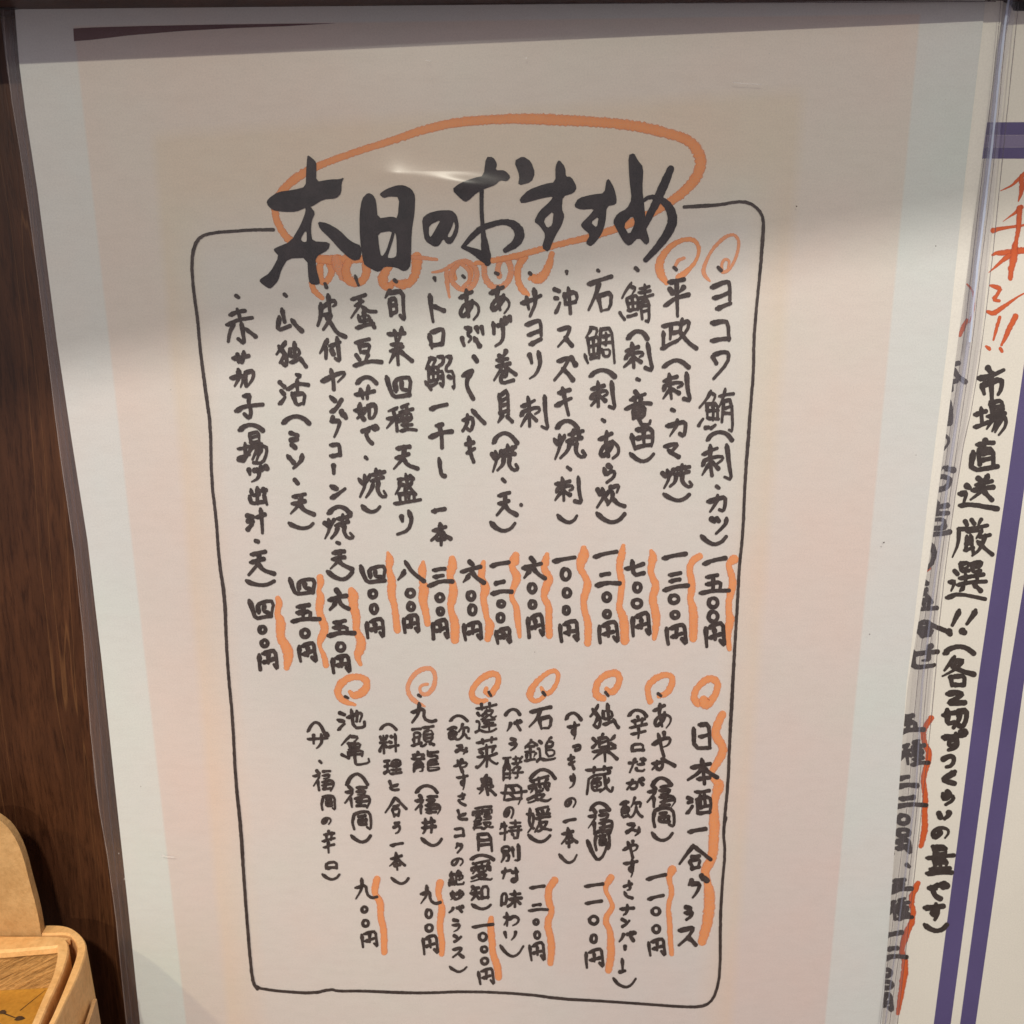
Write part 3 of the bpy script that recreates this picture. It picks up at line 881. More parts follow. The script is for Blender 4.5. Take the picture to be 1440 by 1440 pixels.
def glyph(ink, ch, x0, y0, x1, y1, w, jit=0.16):
    if ch not in GLYPHS:
        return
    st = GLYPHS[ch]
    m = w * 0.5
    if ch in '〇':
        a0 = rng.uniform(-0.6, 0.4) + 3.9
        cx, cy, rx, ry = (x0 + x1) / 2, (y0 + y1) / 2, (x1 - x0) / 2 - m, (y1 - y0) / 2 - m
        n = 12
        ov = rng.uniform(0.0, 0.25)
        pts = []
        for i in range(n + 1):
            a = a0 - (2 * math.pi + ov) * i / n
            r = 1 + 0.07 * math.sin(a * 2 + rng.random())
            pts.append((cx + rx * r * math.cos(a) - 0.12 * rx * math.sin(a), cy + ry * r * math.sin(a), w * (1.05 - 0.25 * i / n + rng.uniform(-.06, .06))))
        ink.stroke(pts, jit, it=1)
        return
    # slant the rows up to the right, then fit the ink box again
    sl = 0.0 if ch in SLANT_OFF else 0.13
    S = [[(x + rng.uniform(-2.8, 2.8), y - sl * (x - 50) + rng.uniform(-2.8, 2.8)) for x, y in s] for s in st]
    xs = [p[0] for s in S for p in s]
    ys = [p[1] for s in S for p in s]
    ax, bx, ay, by = min(xs), max(xs), min(ys), max(ys)
    if bx - ax < 14:
        ax, bx = ax - 40, bx + 40
    if by - ay < 14:
        ay, by = ay - 40, by + 40
    X0, X1, Y0, Y1 = x0 + m, x1 - m, y0 + m, y1 - m
    if X1 < X0:
        X0 = X1 = (x0 + x1) / 2
    if Y1 < Y0:
        Y0 = Y1 = (y0 + y1) / 2
    dens = len(st)
    ww = w * (1.0 if dens < 6 else (0.92 if dens < 10 else (0.82 if dens < 14 else 0.74)))
    for s in S:
        q = [(X0 + (x - ax) / (bx - ax) * (X1 - X0), Y0 + (y - ay) / (by - ay) * (Y1 - Y0)) for x, y in s]
        L = sum(math.hypot(b[0] - a[0], b[1] - a[1]) for a, b in zip(q[:-1], q[1:]))
        n = len(q)
        k0 = rng.uniform(1.02, 1.30)
        ex, ey = q[-1][0] - q[-2][0], q[-1][1] - q[-2][1]
        if ex < -0.3 * abs(ey) and ey > 0:
            k1 = rng.uniform(0.34, 0.70)        # sweeps to the lower left run out thin
        elif ex > 0.4 * abs(ey) and ey > 0.25 * ex:
            k1 = rng.uniform(0.95, 1.25)        # sweeps to the lower right are pressed
        elif abs(ey) <= 0.4 * abs(ex):
            k1 = rng.uniform(0.85, 1.12)
        else:
            k1 = rng.uniform(0.60, 0.98)
        pts = []
        if n == 2 and L > 9 and ch not in '（）':
            # a straight stroke keeps a little bow, pressed at its start
            (ax_, ay_), (bx_, by_) = q
            bow = rng.uniform(-0.05, 0.05)
            q = [q[0], ((ax_ + bx_) / 2 - (by_ - ay_) * bow, (ay_ + by_) / 2 + (bx_ - ax_) * bow), q[1]]
            n = 3
        for i, (x, y) in enumerate(q):
            t = i / (n - 1)
            mid = 0.84 if n > 2 else 0.92
            k = k0 + (mid - k0) * min(1, t * 2) if t < 0.5 else mid + (k1 - mid) * (t * 2 - 1)
            pts.append((x, y, ww * k))
        if n > 1 and L > 8:
            # the pen lands thin, presses, then runs on
            (xa, ya, wa), (xb, yb, wb) = pts[0], pts[1]
            d = math.hypot(xb - xa, yb - ya)
            if d > 6:
                t = 2.6 / d
                pts = [(xa - 0.5, ya - 0.4, wa * 0.62), (xa + (xb - xa) * t, ya + (yb - ya) * t + 0.3, wa * 1.08)] + pts[1:]
        if dens > 1 and L < 5:
            pts = [(x, y, k * 1.05) for x, y, k in pts]
        ink.stroke(pts, jit, step=1.6, it=1)


INK_Y = -0.00022
MARK_Y = -0.00003
INK_Y2 = 0.0018 - 0.00009        # ink on the second sheet
MARK_Y2 = 0.0018 - 0.00003

# ---------------------------------------------------------------- setting: wall, counter and added shadow casters
wall = box('wall', -0.60, 0.60, 0.0070, 0.0270, -0.26, 0.40, MAT['wood'], kind='structure')
counter = box('counter_top', -0.60, 0.60, -0.50, 0.0070, -0.262, -0.240, MAT['wood'], bev=0.001, kind='structure')
# lip and deeper board added unseen above the card to cast its two shadow bands
bm = bmesh.new()
lo = [(-0.30, -0.0440, 0.0436), (0.30, 0.0062, 0.0488), (0.30, 0.0069, 0.0488), (-0.30, 0.0069, 0.0436)]
vb = [bm.verts.new(p) for p in lo]
vt = [bm.verts.new((p[0], p[1], 0.066)) for p in lo]
bm.faces.new(vb)
bm.faces.new(vt[::-1])
for i in range(4):
    j = (i + 1) % 4
    bm.faces.new((vb[j], vb[i], vt[i], vt[j]))
bmesh.ops.recalc_face_normals(bm, faces=bm.faces)
me = bpy.data.meshes.new('lip_shadow_caster')
bm.to_mesh(me)
bm.free()
link('lip_shadow_caster', me, MAT['wood'], kind='structure')
bm = bmesh.new()
lo = [(-0.30, -0.150, 0.0774), (0.30, -0.150, 0.1734), (0.30, 0.0069, 0.1734), (-0.30, 0.0069, 0.0774)]
vb = [bm.verts.new(p) for p in lo]
vt = [bm.verts.new((p[0], p[1], p[2] + 0.02)) for p in lo]
bm.faces.new(vb)
bm.faces.new(vt[::-1])
for i in range(4):
    j = (i + 1) % 4
    bm.faces.new((vb[j], vb[i], vt[i], vt[j]))
bmesh.ops.recalc_face_normals(bm, faces=bm.faces)
me = bpy.data.meshes.new('upper_shadow_caster')
bm.to_mesh(me)
bm.free()
link('upper_shadow_caster', me, MAT['wood'], kind='structure')

# ---------------------------------------------------------------- the menu sheet
menu = thing('menu_sheet', on_y(690, 1480), 'copied handwritten Japanese menu on white-edged tan paper, large black brush heading, inside the clear sleeve', 'menu')
left_edge = [(15, -60), (27, 90), (36, 160), (53, 270), (80, 480), (101, 620), (123, 760), (143, 930), (161, 1100), (179, 1265), (197, 1440), (203, 1500)]
right_edge = [(1232, 1500), (1240, 1440), (1275, 960), (1281, 913), (1304, 713), (1333, 480), (1358, 240), (1383, 28), (1390, -60)]
slab('paper', left_edge + right_edge, 0.0, 0.00012, MAT['copy'], menu)

# dark sliver the copier caught along the head of the page
g = Ink(-0.00002)
g.poly([(103, 40), (130, 38.5), (200, 36.5), (300, 34.5), (400, 33.2), (475, 32.6), (400, 37), (330, 39.5), (250, 44), (180, 50), (130, 56), (104, 58)], it=0)
g.build('copied_dark_edge', MAT['wedge'], menu)

# border drawn round the dishes
bl = Ink(INK_Y)
BW = 4.6
border = [(384, 323), (355, 323), (330, 325), (300, 327), (282, 332), (273, 345), (269, 370), (272, 410), (278, 450), (281, 490), (290, 557), (296, 600), (297, 674), (304, 730), (308, 790), (316, 840), (318, 902), (321, 950), (327, 1010), (331, 1095), (339, 1170), (343, 1240), (350, 1330), (355, 1382), (362, 1391)]
bl.stroke([(x, y, BW * (1.15 if i % 5 == 0 else 0.95)) for i, (x, y) in enumerate(border)], 0.22)
border = [(355, 1378), (360, 1389), (385, 1393), (400, 1394.5), (440, 1397), (466, 1391), (474, 1394), (510, 1393.5), (560, 1396), (600, 1396.5), (660, 1394), (740, 1398), (790, 1405), (834, 1407), (906, 1412), (960, 1416), (985, 1416), (998, 1411), (1007, 1397), (1013, 1367), (1013, 1294), (1016, 1240), (1020, 1199), (1017, 1168), (1021, 1150)]
bl.stroke([(x, y, 4.2 * (1.1 if i % 4 == 0 else 0.95)) for i, (x, y) in enumerate(border)], 0.2)
border = [(962, 291), (985, 289.5), (1012, 288), (1035, 283.5), (1052, 284), (1067, 294), (1074, 308), (1073, 330), (1069, 383), (1064, 430), (1060, 480), (1060, 520), (1055, 580), (1053, 612), (1048, 670), (1045, 750), (1040, 792), (1038, 833), (1033, 917), (1029, 990), (1026, 1048), (1024, 1102), (1019, 1150), (1018, 1172)]
bl.stroke([(x, y, BW * (1.2 if i % 6 == 1 else 0.95)) for i, (x, y) in enumerate(border)], 0.22)
bl.build('border_line', MAT['ink'], menu)

# heading, traced stroke by stroke


def A(pts):          # enlarged view 360,200 x4.8
    return [(360 + x / 4.8, 200 + y / 4.8) for x, y in pts]


def B(pts):          # enlarged view 480,0 x3
    return [(480 + p[0] / 3.0, p[1] / 3.0) + tuple(k / 3.0 for k in p[2:]) for p in pts]


def heading(name, polys=(), strokes=()):
    k = Ink(INK_Y - 0.00002)
    for p in polys:
        if isinstance(p, tuple):
            k.poly(p[0], p[1])
        else:
            k.poly(p)
    for s in strokes:
        k.stroke(s, 0.12)
    return k.build(name, MAT['title_ink'], menu)


heading('heading_character', [
    A([(70, 400), (95, 370), (150, 335), (260, 320), (335, 300), (338, 200), (345, 95), (355, 88), (400, 125), (408, 150), (405, 268), (500, 250), (560, 250), (595, 238), (578, 270), (575, 345), (540, 380), (455, 385), (375, 435), (345, 437), (270, 470), (190, 470), (115, 460), (80, 430)]),
    (A([(330, 425), (362, 428), (400, 475), (375, 530), (370, 600), (380, 668), (500, 675), (490, 725), (400, 775), (408, 860), (432, 945), (420, 962), (375, 960), (355, 940), (345, 780), (215, 785), (170, 860), (150, 935), (100, 988), (80, 985), (25, 945), (25, 925), (95, 880), (155, 770), (118, 730), (125, 715), (235, 670), (300, 560), (335, 470)]),
     [A([(300, 655), (328, 602), (341, 602), (343, 672), (320, 674)])]),
    A([(415, 535), (480, 545), (560, 590), (640, 670), (715, 700), (705, 790), (660, 800), (620, 775), (560, 720), (500, 650), (430, 585)])])
heading('heading_character', [
    (A([(755, 340), (790, 355), (810, 390), (822, 515), (920, 500), (955, 515), (968, 370), (900, 365), (860, 378), (830, 350), (880, 315), (950, 290), (1000, 290), (1050, 315), (1075, 360), (1070, 480), (1050, 600), (1045, 830), (1020, 865), (990, 870), (950, 845), (865, 838), (840, 870), (815, 875), (750, 840), (725, 820), (700, 650), (698, 480), (715, 380)]),
     [A([(822, 612), (920, 597), (905, 650), (880, 730), (855, 768), (842, 762), (830, 700)]), A([(936, 605), (948, 640), (950, 765), (925, 782), (885, 780), (905, 720), (928, 650)])])])
heading('heading_character', [
    (A([(1120, 515), (1160, 480), (1230, 460), (1320, 458), (1355, 490), (1370, 560), (1360, 620), (1320, 688), (1285, 685), (1265, 650), (1235, 700), (1200, 705), (1140, 665), (1128, 600)]),
     [A([(1168, 560), (1248, 522), (1215, 580), (1180, 642), (1166, 625)]), A([(1335, 530), (1346, 570), (1318, 640), (1288, 640), (1322, 575)])])])
heading('heading_character', [
    B([(465, 800), (500, 772), (560, 750), (600, 742), (610, 662), (640, 662), (658, 690), (650, 718), (690, 718), (715, 745), (700, 765), (670, 760), (650, 780), (608, 795), (575, 810), (530, 852), (510, 845)]),
    B([(728, 680), (765, 658), (800, 680), (818, 730), (802, 768), (745, 783), (752, 740)])],
    [B([(592, 780, 20), (591, 850, 17), (592, 900, 17), (598, 980, 18), (606, 1040, 34), (612, 1085, 42), (616, 1112, 22)]),
     B([(512, 1042, 14), (548, 1000, 24), (590, 962, 28), (640, 944, 24), (690, 934, 24), (732, 948, 36), (757, 985, 44), (738, 1028, 36), (692, 1056, 22)]),
     B([(512, 1042, 16), (556, 1058, 26), (596, 1080, 44), (618, 1108, 26)])])
heading('heading_character', [
    (B([(750, 840), (790, 800), (860, 775), (903, 768), (903, 700), (918, 672), (945, 705), (947, 745), (970, 745), (995, 790), (980, 815), (935, 828), (930, 880), (942, 910), (930, 950), (900, 1000), (875, 1065), (845, 1045), (862, 990), (835, 950), (812, 935), (835, 890), (880, 850), (895, 828), (850, 835), (760, 860)]),
     [B([(852, 928), (896, 888), (890, 950), (868, 962)])])])
heading('heading_character', [
    (B([(980, 870), (1000, 835), (1060, 820), (1110, 815), (1118, 760), (1130, 755), (1150, 790), (1162, 835), (1160, 862), (1120, 870), (1115, 935), (1100, 985), (1070, 1025), (1050, 1040), (1030, 1025), (1050, 990), (1015, 960), (1010, 945), (1050, 905), (1068, 880), (1010, 885)]),
     [B([(1052, 938), (1086, 912), (1078, 962)])])])
heading('heading_character', [
    (B([(1210, 655), (1235, 645), (1250, 675), (1275, 705), (1270, 800), (1280, 880), (1285, 960), (1302, 1018), (1285, 1035), (1255, 1000), (1215, 1040), (1190, 1020), (1160, 965), (1145, 935), (1165, 900), (1205, 880), (1225, 840), (1215, 760)]),
     [B([(1190, 950), (1228, 908), (1240, 940), (1215, 992)])])],
    [B([(1390, 712, 30), (1352, 800, 40), (1330, 850, 34), (1290, 930, 30), (1262, 985, 26)]),
     B([(1270, 850, 14), (1300, 828, 18), (1345, 838, 26), (1385, 872, 38), (1402, 930, 42), (1375, 990, 38), (1330, 1048, 30), (1284, 1096, 22)])])

# columns of dishes and prices: (x, box of every character in photo pixels), widths in pixels
UP = 6.5
COL = [
 ('dish_line', UP, '・1008,374,1016,382 ヨ998,393,1030,437 コ998,449,1028,482 ワ1000,492,1028,535 鮪980,544,1034,610 （992,604,1032,622 刺985,623,1032,678 ・1006,682,1013,688 カ993,694,1023,722 ツ998,726,1025,753 ）984,751,1024,769'),
 ('price_line', UP, '一987,782,1023,796 五982,806,1028,837 〇994,838,1012,857 〇994,857,1012,877 円990,873,1022,912'),
 ('dish_line', UP, '・946,374,953,381 平932,390,971,447 政928,446,982,493 （930,503,971,519 刺930,522,974,566 ・943,574,950,579 カ935,588,967,616 マ932,621,957,645 焼929,651,977,689 ）931,692,972,707'),
 ('price_line', UP, '一930,776,967,788 三931,803,970,833 〇939,834,957,851 〇942,857,957,872 円935,875,968,909'),
 ('dish_line', UP, '・892,375,899,382 鯖869,395,921,456 （880,462,913,479 刺875,480,921,524 ・894,531,901,536 竜877,548,918,600 田886,599,921,634 ）884,635,922,652'),
 ('price_line', UP, '七877,786,908,812 〇889,817,904,835 〇887,840,905,857 円887,858,917,897'),
 ('dish_line', UP, '・839,378,844,383 石825,386,863,440 鯛820,457,867,513 （827,517,867,532 刺829,534,868,578 ・845,588,852,594 あ840,604,873,647 ら847,652,868,681 炊837,679,881,716 ）837,719,881,738'),
 ('price_line', UP, '一833,773,870,786 二836,804,874,826 〇846,831,861,848 〇847,856,861,871 円840,871,872,907'),
 ('dish_line', UP, '・795,380,799,387 沖777,402,815,443 ス782,457,807,490 ズ777,500,812,537 キ779,543,806,586 （780,588,815,605 焼777,602,827,648 ・796,655,804,662 刺778,668,821,710 ）782,722,814,738'),
 ('price_line', UP, '一776,781,811,792 〇787,797,804,818 〇790,825,805,842 〇790,850,803,866 円785,870,816,905'),
 ('dish_line', UP, '・743,382,748,387 サ731,404,763,447 ヨ737,448,764,487 リ742,492,763,535 刺730,554,774,607'),
 ('price_line', UP, '六733,782,769,816 〇741,818,756,836 〇742,842,756,858 円740,861,767,899'),
 ('dish_line', UP, '・695,382,702,387 あ687,401,719,443 げ691,443,721,489 巻692,491,728,542 貝698,544,723,596 （691,605,730,626 焼689,623,732,666 ・705,672,712,679 天696,690,729,727 ）688,732,727,750 ・731,708,735,712'),
 ('price_line', UP, '一688,788,718,799 二689,815,722,838 〇698,842,712,856 〇697,860,711,877 円695,880,721,908'),
 ('dish_line', UP, '・649,386,655,392 あ644,405,676,452 ぶ647,457,682,489 ヽ664,499,673,510 て648,519,668,563 か648,574,684,609 き653,612,670,652'),
 ('price_line', UP, '六646,787,683,822 〇655,829,670,846 〇657,848,672,867 円650,872,680,903'),
 ('dish_line', UP, '・609,389,614,397 ト602,412,627,455 ロ601,460,627,492 鰯596,498,642,551 一603,566,631,578 干602,594,638,632 し615,642,628,672 一606,713,628,722 本604,734,636,769'),
 ('price_line', UP, '三600,797,639,827 〇611,832,626,848 〇613,852,626,867 円606,868,633,902'),
 ('dish_line', UP, '・553,392,559,398 旬539,406,572,454 菜543,458,582,515 四541,527,581,561 種541,565,588,609 天551,625,590,662 盛552,664,594,711 り556,716,582,754'),
 ('price_line', UP, '八557,787,599,820 〇569,826,585,842 〇571,845,585,861 円565,862,592,893'),
 ('dish_line', UP, '・498,386,506,403 蚕491,412,531,464 豆495,474,539,517 （499,527,532,542 艹497,540,529,563 如496,565,532,592 で507,597,533,626 ・512,641,518,647 焼502,657,547,702 ）507,709,537,723'),
 ('price_line', UP, '四505,793,545,822 〇517,827,532,843 〇519,847,533,865 円513,867,542,900'),
 ('dish_line', UP, '・455,397,461,406 皮444,412,488,476 付447,472,481,511 ヤ450,517,488,550 ン462,555,483,582 グ462,576,489,617 コ462,622,481,644 ー466,652,472,668 ン463,681,488,703 （459,709,495,725 焼454,721,501,760 ・472,761,479,766 天462,772,498,803 ）458,801,498,818'),
 ('price_line', UP, '六460,827,493,860 五459,870,501,897 〇471,901,487,918 円465,919,495,949'),
 ('dish_line', UP, '・398,412,404,418 山387,432,427,468 独386,478,433,519 活390,524,436,573 （395,582,437,598 ミ406,606,421,632 ソ402,637,428,661 ヽ412,672,421,682 天406,692,444,726 ）404,733,443,746'),
 ('price_line', UP, '四405,811,446,838 五408,848,452,877 〇421,882,437,899 円418,901,448,934'),
 ('dish_line', UP, '・330,414,337,420 赤316,432,362,487 艹325,492,352,512 加322,517,359,547 子329,552,372,592 （334,594,372,608 揚332,604,378,654 げ347,653,378,680 出348,683,378,712 汁345,713,375,752 ヽ357,758,365,764 天347,773,388,811 ）344,814,388,826'),
 ('price_line', UP, '四348,842,388,873 〇362,878,376,893 〇365,897,379,912 円362,912,393,945'),
 ('drink_heading_line', 6.5, '日973,1015,1001,1055 本965,1065,1011,1105 酒963,1109,1003,1147 一966,1163,995,1173 合953,1186,1002,1224 グ966,1229,997,1265 ラ961,1273,977,1296 ス952,1302,981,1332'),
 ('drink_line', 5.8, '・924,974,931,980 あ917,988,946,1026 や916,1028,946,1066 か915,1065,951,1085 （915,1091,946,1106 福908,1102,953,1137 岡916,1133,951,1165 ）915,1169,948,1185'),
 ('price_line', 5.4, '一908,1228,938,1239 一910,1257,935,1267 〇915,1274,930,1289 〇916,1299,930,1314 円910,1318,938,1347'),
 ('note_line', 5.0, '（882,996,911,1009 辛884,1006,911,1040 口887,1044,907,1059 だ883,1065,909,1088 が880,1093,907,1112 飲871,1120,905,1152 み878,1157,901,1177 や875,1181,899,1208 す876,1207,898,1235 さ876,1237,891,1265 ナ871,1271,893,1289 ン873,1291,887,1305 バ869,1309,895,1326 ー877,1329,881,1337 1870,1347,881,1369 ）861,1374,896,1391'),
 ('drink_line', 5.8, '・850,972,857,980 独828,988,872,1027 楽831,1030,870,1073 蔵822,1076,864,1119 （828,1126,859,1142 福825,1136,864,1175 岡834,1165,860,1198 ）824,1180,857,1213'),
 ('price_line', 5.4, '一821,1241,850,1249 一822,1265,848,1273 〇827,1286,843,1302 〇829,1312,841,1328 円822,1332,851,1363'),
 ('note_line', 5.0, '（794,1000,819,1014 す797,1014,816,1041 っ805,1046,818,1057 き798,1060,810,1083 り799,1087,810,1110 の793,1120,812,1137 一791,1150,811,1158 本788,1163,813,1193 ）785,1200,813,1216'),
 ('drink_line', 5.8, '・762,972,768,979 石742,992,778,1027 鎚736,1035,783,1073 （743,1079,783,1097 愛740,1089,777,1131 媛739,1132,777,1173 ）741,1172,776,1187'),
 ('price_line', 5.0, '一744,1244,767,1251 二742,1270,772,1283 〇749,1291,759,1302 〇750,1308,761,1322 円743,1323,768,1354'),
 ('note_line', 5.0, '（709,995,733,1007 バ711,1012,735,1030 ラ715,1037,729,1057 酵706,1062,737,1100 母703,1102,742,1133 の707,1133,724,1152 特701,1152,735,1183 別703,1186,732,1214 な705,1219,730,1243 味703,1251,735,1277 わ707,1282,732,1304 い708,1309,727,1324 ）702,1328,738,1348'),
 ('drink_line', 5.4, '・686,972,692,980 蓬667,987,700,1032 莱668,1035,702,1082 泉670,1088,699,1120 霞663,1132,695,1169 月670,1170,694,1199 （660,1200,696,1211 愛660,1208,694,1242 知660,1244,689,1268 ）662,1270,692,1281'),
 ('price_line', 4.9, '一663,1298,695,1306 〇672,1310,686,1325 〇675,1329,687,1341 〇675,1345,688,1358 円671,1360,697,1387'),
 ('note_line', 4.7, '（631,1004,659,1016 飲628,1017,662,1042 み638,1047,658,1062 や637,1067,659,1087 す641,1087,659,1112 さ643,1114,656,1134 と642,1138,658,1154 コ638,1163,654,1178 ク639,1185,652,1201 の633,1205,653,1219 絶630,1223,654,1247 妙632,1251,653,1267 バ630,1273,653,1285 ラ635,1292,649,1312 ン637,1314,650,1326 ス635,1331,653,1348 ）631,1358,658,1369'),
 ('drink_line', 5.4, '・587,976,593,981 九577,987,615,1018 頭577,1019,612,1052 龍577,1054,620,1088 （583,1102,617,1117 福582,1117,622,1147 井592,1148,614,1174 ）591,1177,623,1192'),
 ('price_line', 4.9, '九590,1244,621,1273 〇597,1277,609,1293 〇597,1298,610,1312 円593,1314,618,1344'),
 ('note_line', 4.7, '（533,1016,559,1028 料532,1031,562,1061 理539,1066,566,1090 と546,1097,562,1113 合540,1120,573,1150 う552,1155,564,1174 一548,1184,568,1191 本546,1198,571,1225 ）549,1233,576,1245'),
 ('drink_line', 5.4, '・484,978,491,983 池473,996,515,1029 亀478,1032,522,1078 （485,1085,519,1106 福483,1104,523,1138 岡493,1139,524,1169 ）492,1173,523,1187'),
 ('price_line', 4.9, '九498,1234,532,1266 〇507,1273,518,1285 〇508,1292,520,1305 円507,1308,533,1334'),
 ('note_line', 4.7, '（431,1013,457,1031 ザ431,1029,463,1054 ・448,1069,453,1074 福439,1082,472,1114 岡450,1117,473,1141 の451,1148,467,1161 辛452,1167,472,1201 口457,1210,475,1224 ）452,1228,479,1239'),
]


WF = 1.0


def write_line(name, w, spec, Y, mat, parent):
    k = Ink(Y)
    for tok in spec.split(' '):
        ch = tok[0]
        x0, y0, x1, y1 = (float(v) for v in tok[1:].split(','))
        glyph(k, ch, x0 - .5, y0 - .5, x1 + .5, y1 + .5, w * WF * (0.72 if ch == '・' else 0.9 if ch == 'ヽ' else 1.0))
    return k.build(name, mat, parent)


for nm, w, spec in COL:
    write_line(nm, w, spec, INK_Y, MAT['ink'], menu)


MARKS = []
MW = 1.22


def mark(name, pts, w, parent, mat='orange', Y=MARK_Y, jit=0.22):
    MARKS.append(1)
    k = Ink(Y - 3e-6 * len(MARKS))
    q = [(p[0], p[1], MW * p[2] if len(p) > 2 else MW * w * (1 + 0.12 * math.sin(i * 1.7 + pts[0][0])))
          for i, p in enumerate(pts)]
    k.stroke(q, jit, step=1.5, it=2)
    return k.build(name, MAT[mat], parent)


# the long loop round the heading
mark('marker_loop', [(441, 364), (425, 355, 9), (409, 340, 10), (396, 325, 9), (388, 308, 9), (386, 290, 9), (391, 275, 9), (402, 262, 11), (422, 246, 12), (452, 231, 9), (485, 219, 9), (515, 209, 9), (547, 199, 9), (597, 182, 11), (630, 174, 11), (663, 170, 12), (710, 167, 12), (757, 167, 14), (810, 170, 13), (863, 173, 13), (900, 178, 13), (930, 185, 14), (960, 193, 12), (977, 204, 14), (987, 226, 14), (981, 248, 13), (962, 270, 12), (940, 286, 11), (920, 298, 10), (880, 317, 10), (833, 333, 9), (787, 343, 8), (745, 355, 8), (713, 363, 8), (670, 370, 6)], 9, menu)
SW = [
 ([(452, 366), (448, 381), (452, 397), (461, 396), (468, 380), (462, 367)], 9, 'orange'),
 ([(438, 398), (441, 409), (453, 419, 6)], 8, 'orange'),
 ([(446, 364), (470, 366), (500, 364), (528, 364)], 11, 'orange'),
 ([(474, 366), (476, 378), (484, 388)], 14, 'orange_dry'),
 ([(489, 370), (485, 384), (492, 396), (504, 399), (514, 391), (516, 370)], 11, 'orange'),
 ([(548, 374, 9), (539, 386, 12), (538, 398, 13), (547, 405, 11), (553, 396, 6)], 11, 'orange'),
 ([(586, 362), (586, 382), (578, 397), (566, 401), (556, 398, 8)], 12, 'orange'),
 ([(560, 361, 4), (590, 362, 6), (614, 365, 4)], 6, 'orange_dry'),
 ([(640, 392, 5), (637, 380, 5), (645, 369, 5), (658, 369, 5), (665, 381, 5), (660, 397, 5)], 5, 'orange'),
 ([(608, 383, 3), (622, 381, 4), (638, 372, 7), (655, 366, 8), (670, 376), (671, 392), (662, 406), (648, 408), (636, 398), (634, 382), (642, 374)], 7, 'orange_dry'),
 ([(629, 385), (629, 402, 5), (632, 418, 3)], 8, 'orange_dry'),
 ([(650, 372, 5), (660, 380, 5), (661, 395, 5), (652, 403, 5)], 5, 'orange_dry'),
 ([(682, 362), (680, 385), (687, 400), (700, 407), (715, 397), (720, 380), (714, 364), (704, 364), (699, 378), (702, 388)], 8, 'orange_dry'),
 ([(712, 364), (722, 361), (735, 362, 9)], 7, 'orange_dry'),
 ([(737, 362), (727, 378), (729, 398), (735, 408), (742, 414, 6)], 9, 'orange'),
 ([(745, 392, 5), (750, 388), (754, 394, 13), (764, 389, 12), (772, 374, 10), (776, 357, 7)], 10, 'orange'),
 ([(937, 397, 7), (930, 388, 11), (926, 374, 11), (931, 360, 9), (944, 345, 7), (962, 336, 6), (977, 337, 6), (984, 349, 5), (980, 366, 4), (969, 379, 6), (955, 390, 9)], 7, 'orange'),
 ([(950, 374, 4), (953, 366, 5), (962, 363, 4)], 4, 'orange_dry'),
 ([(998, 395, 3), (990, 387, 6), (989, 376, 5), (999, 354, 4), (1014, 337, 5), (1030, 328, 4), (1040, 337, 4), (1037, 358, 4), (1028, 377, 4), (1016, 385, 5), (1014, 374, 4), (1018, 364, 4), (1026, 366, 4), (1024, 376, 3)], 4, 'orange_dry'),
 ([(499, 991, 4), (484, 987), (474, 976), (477, 963), (488, 954), (502, 951), (514, 955, 9), (517, 965, 10), (509, 975, 11), (497, 979, 9), (492, 973, 5)], 9, 'orange'),
 ([(597, 993, 3), (584, 987), (574, 976), (573, 963), (582, 948), (597, 939), (609, 941), (613, 955), (609, 969), (599, 978), (590, 973, 4), (591, 964, 4), (601, 962, 4)], 6, 'orange_dry'),
 ([(684, 985, 5), (672, 987), (664, 981), (663, 971), (673, 957), (686, 948), (698, 947), (702, 956), (697, 968), (690, 977), (681, 974, 5), (684, 968, 5)], 8, 'orange'),
 ([(765, 979), (757, 986), (748, 985), (744, 975, 11), (754, 959, 7), (768, 947), (780, 942), (786, 949), (782, 964), (773, 975), (765, 975), (761, 967, 4)], 6, 'orange'),
 ([(848, 982), (839, 979), (837, 967), (844, 954), (856, 947), (867, 946), (872, 954), (868, 967), (859, 975), (853, 969, 6)], 9, 'orange'),
 ([(914, 986), (911, 976), (911, 964), (921, 954), (935, 948), (946, 951), (945, 963), (938, 975), (927, 979, 6)], 8, 'orange'),
 ([(981, 989), (975, 982), (978, 970), (989, 958), (1000, 953), (1010, 960), (1008, 974), (1000, 986, 10), (992, 991, 15), (990, 985, 12)], 9, 'orange'),
]
for pts, w, mt in SW:
    mark('marker_swirl', pts, w, menu, mt)


def off(ox, oy, s, pts):
    return [(ox + p[0] / s, oy + p[1] / s) + tuple(p[2:]) for p in pts]


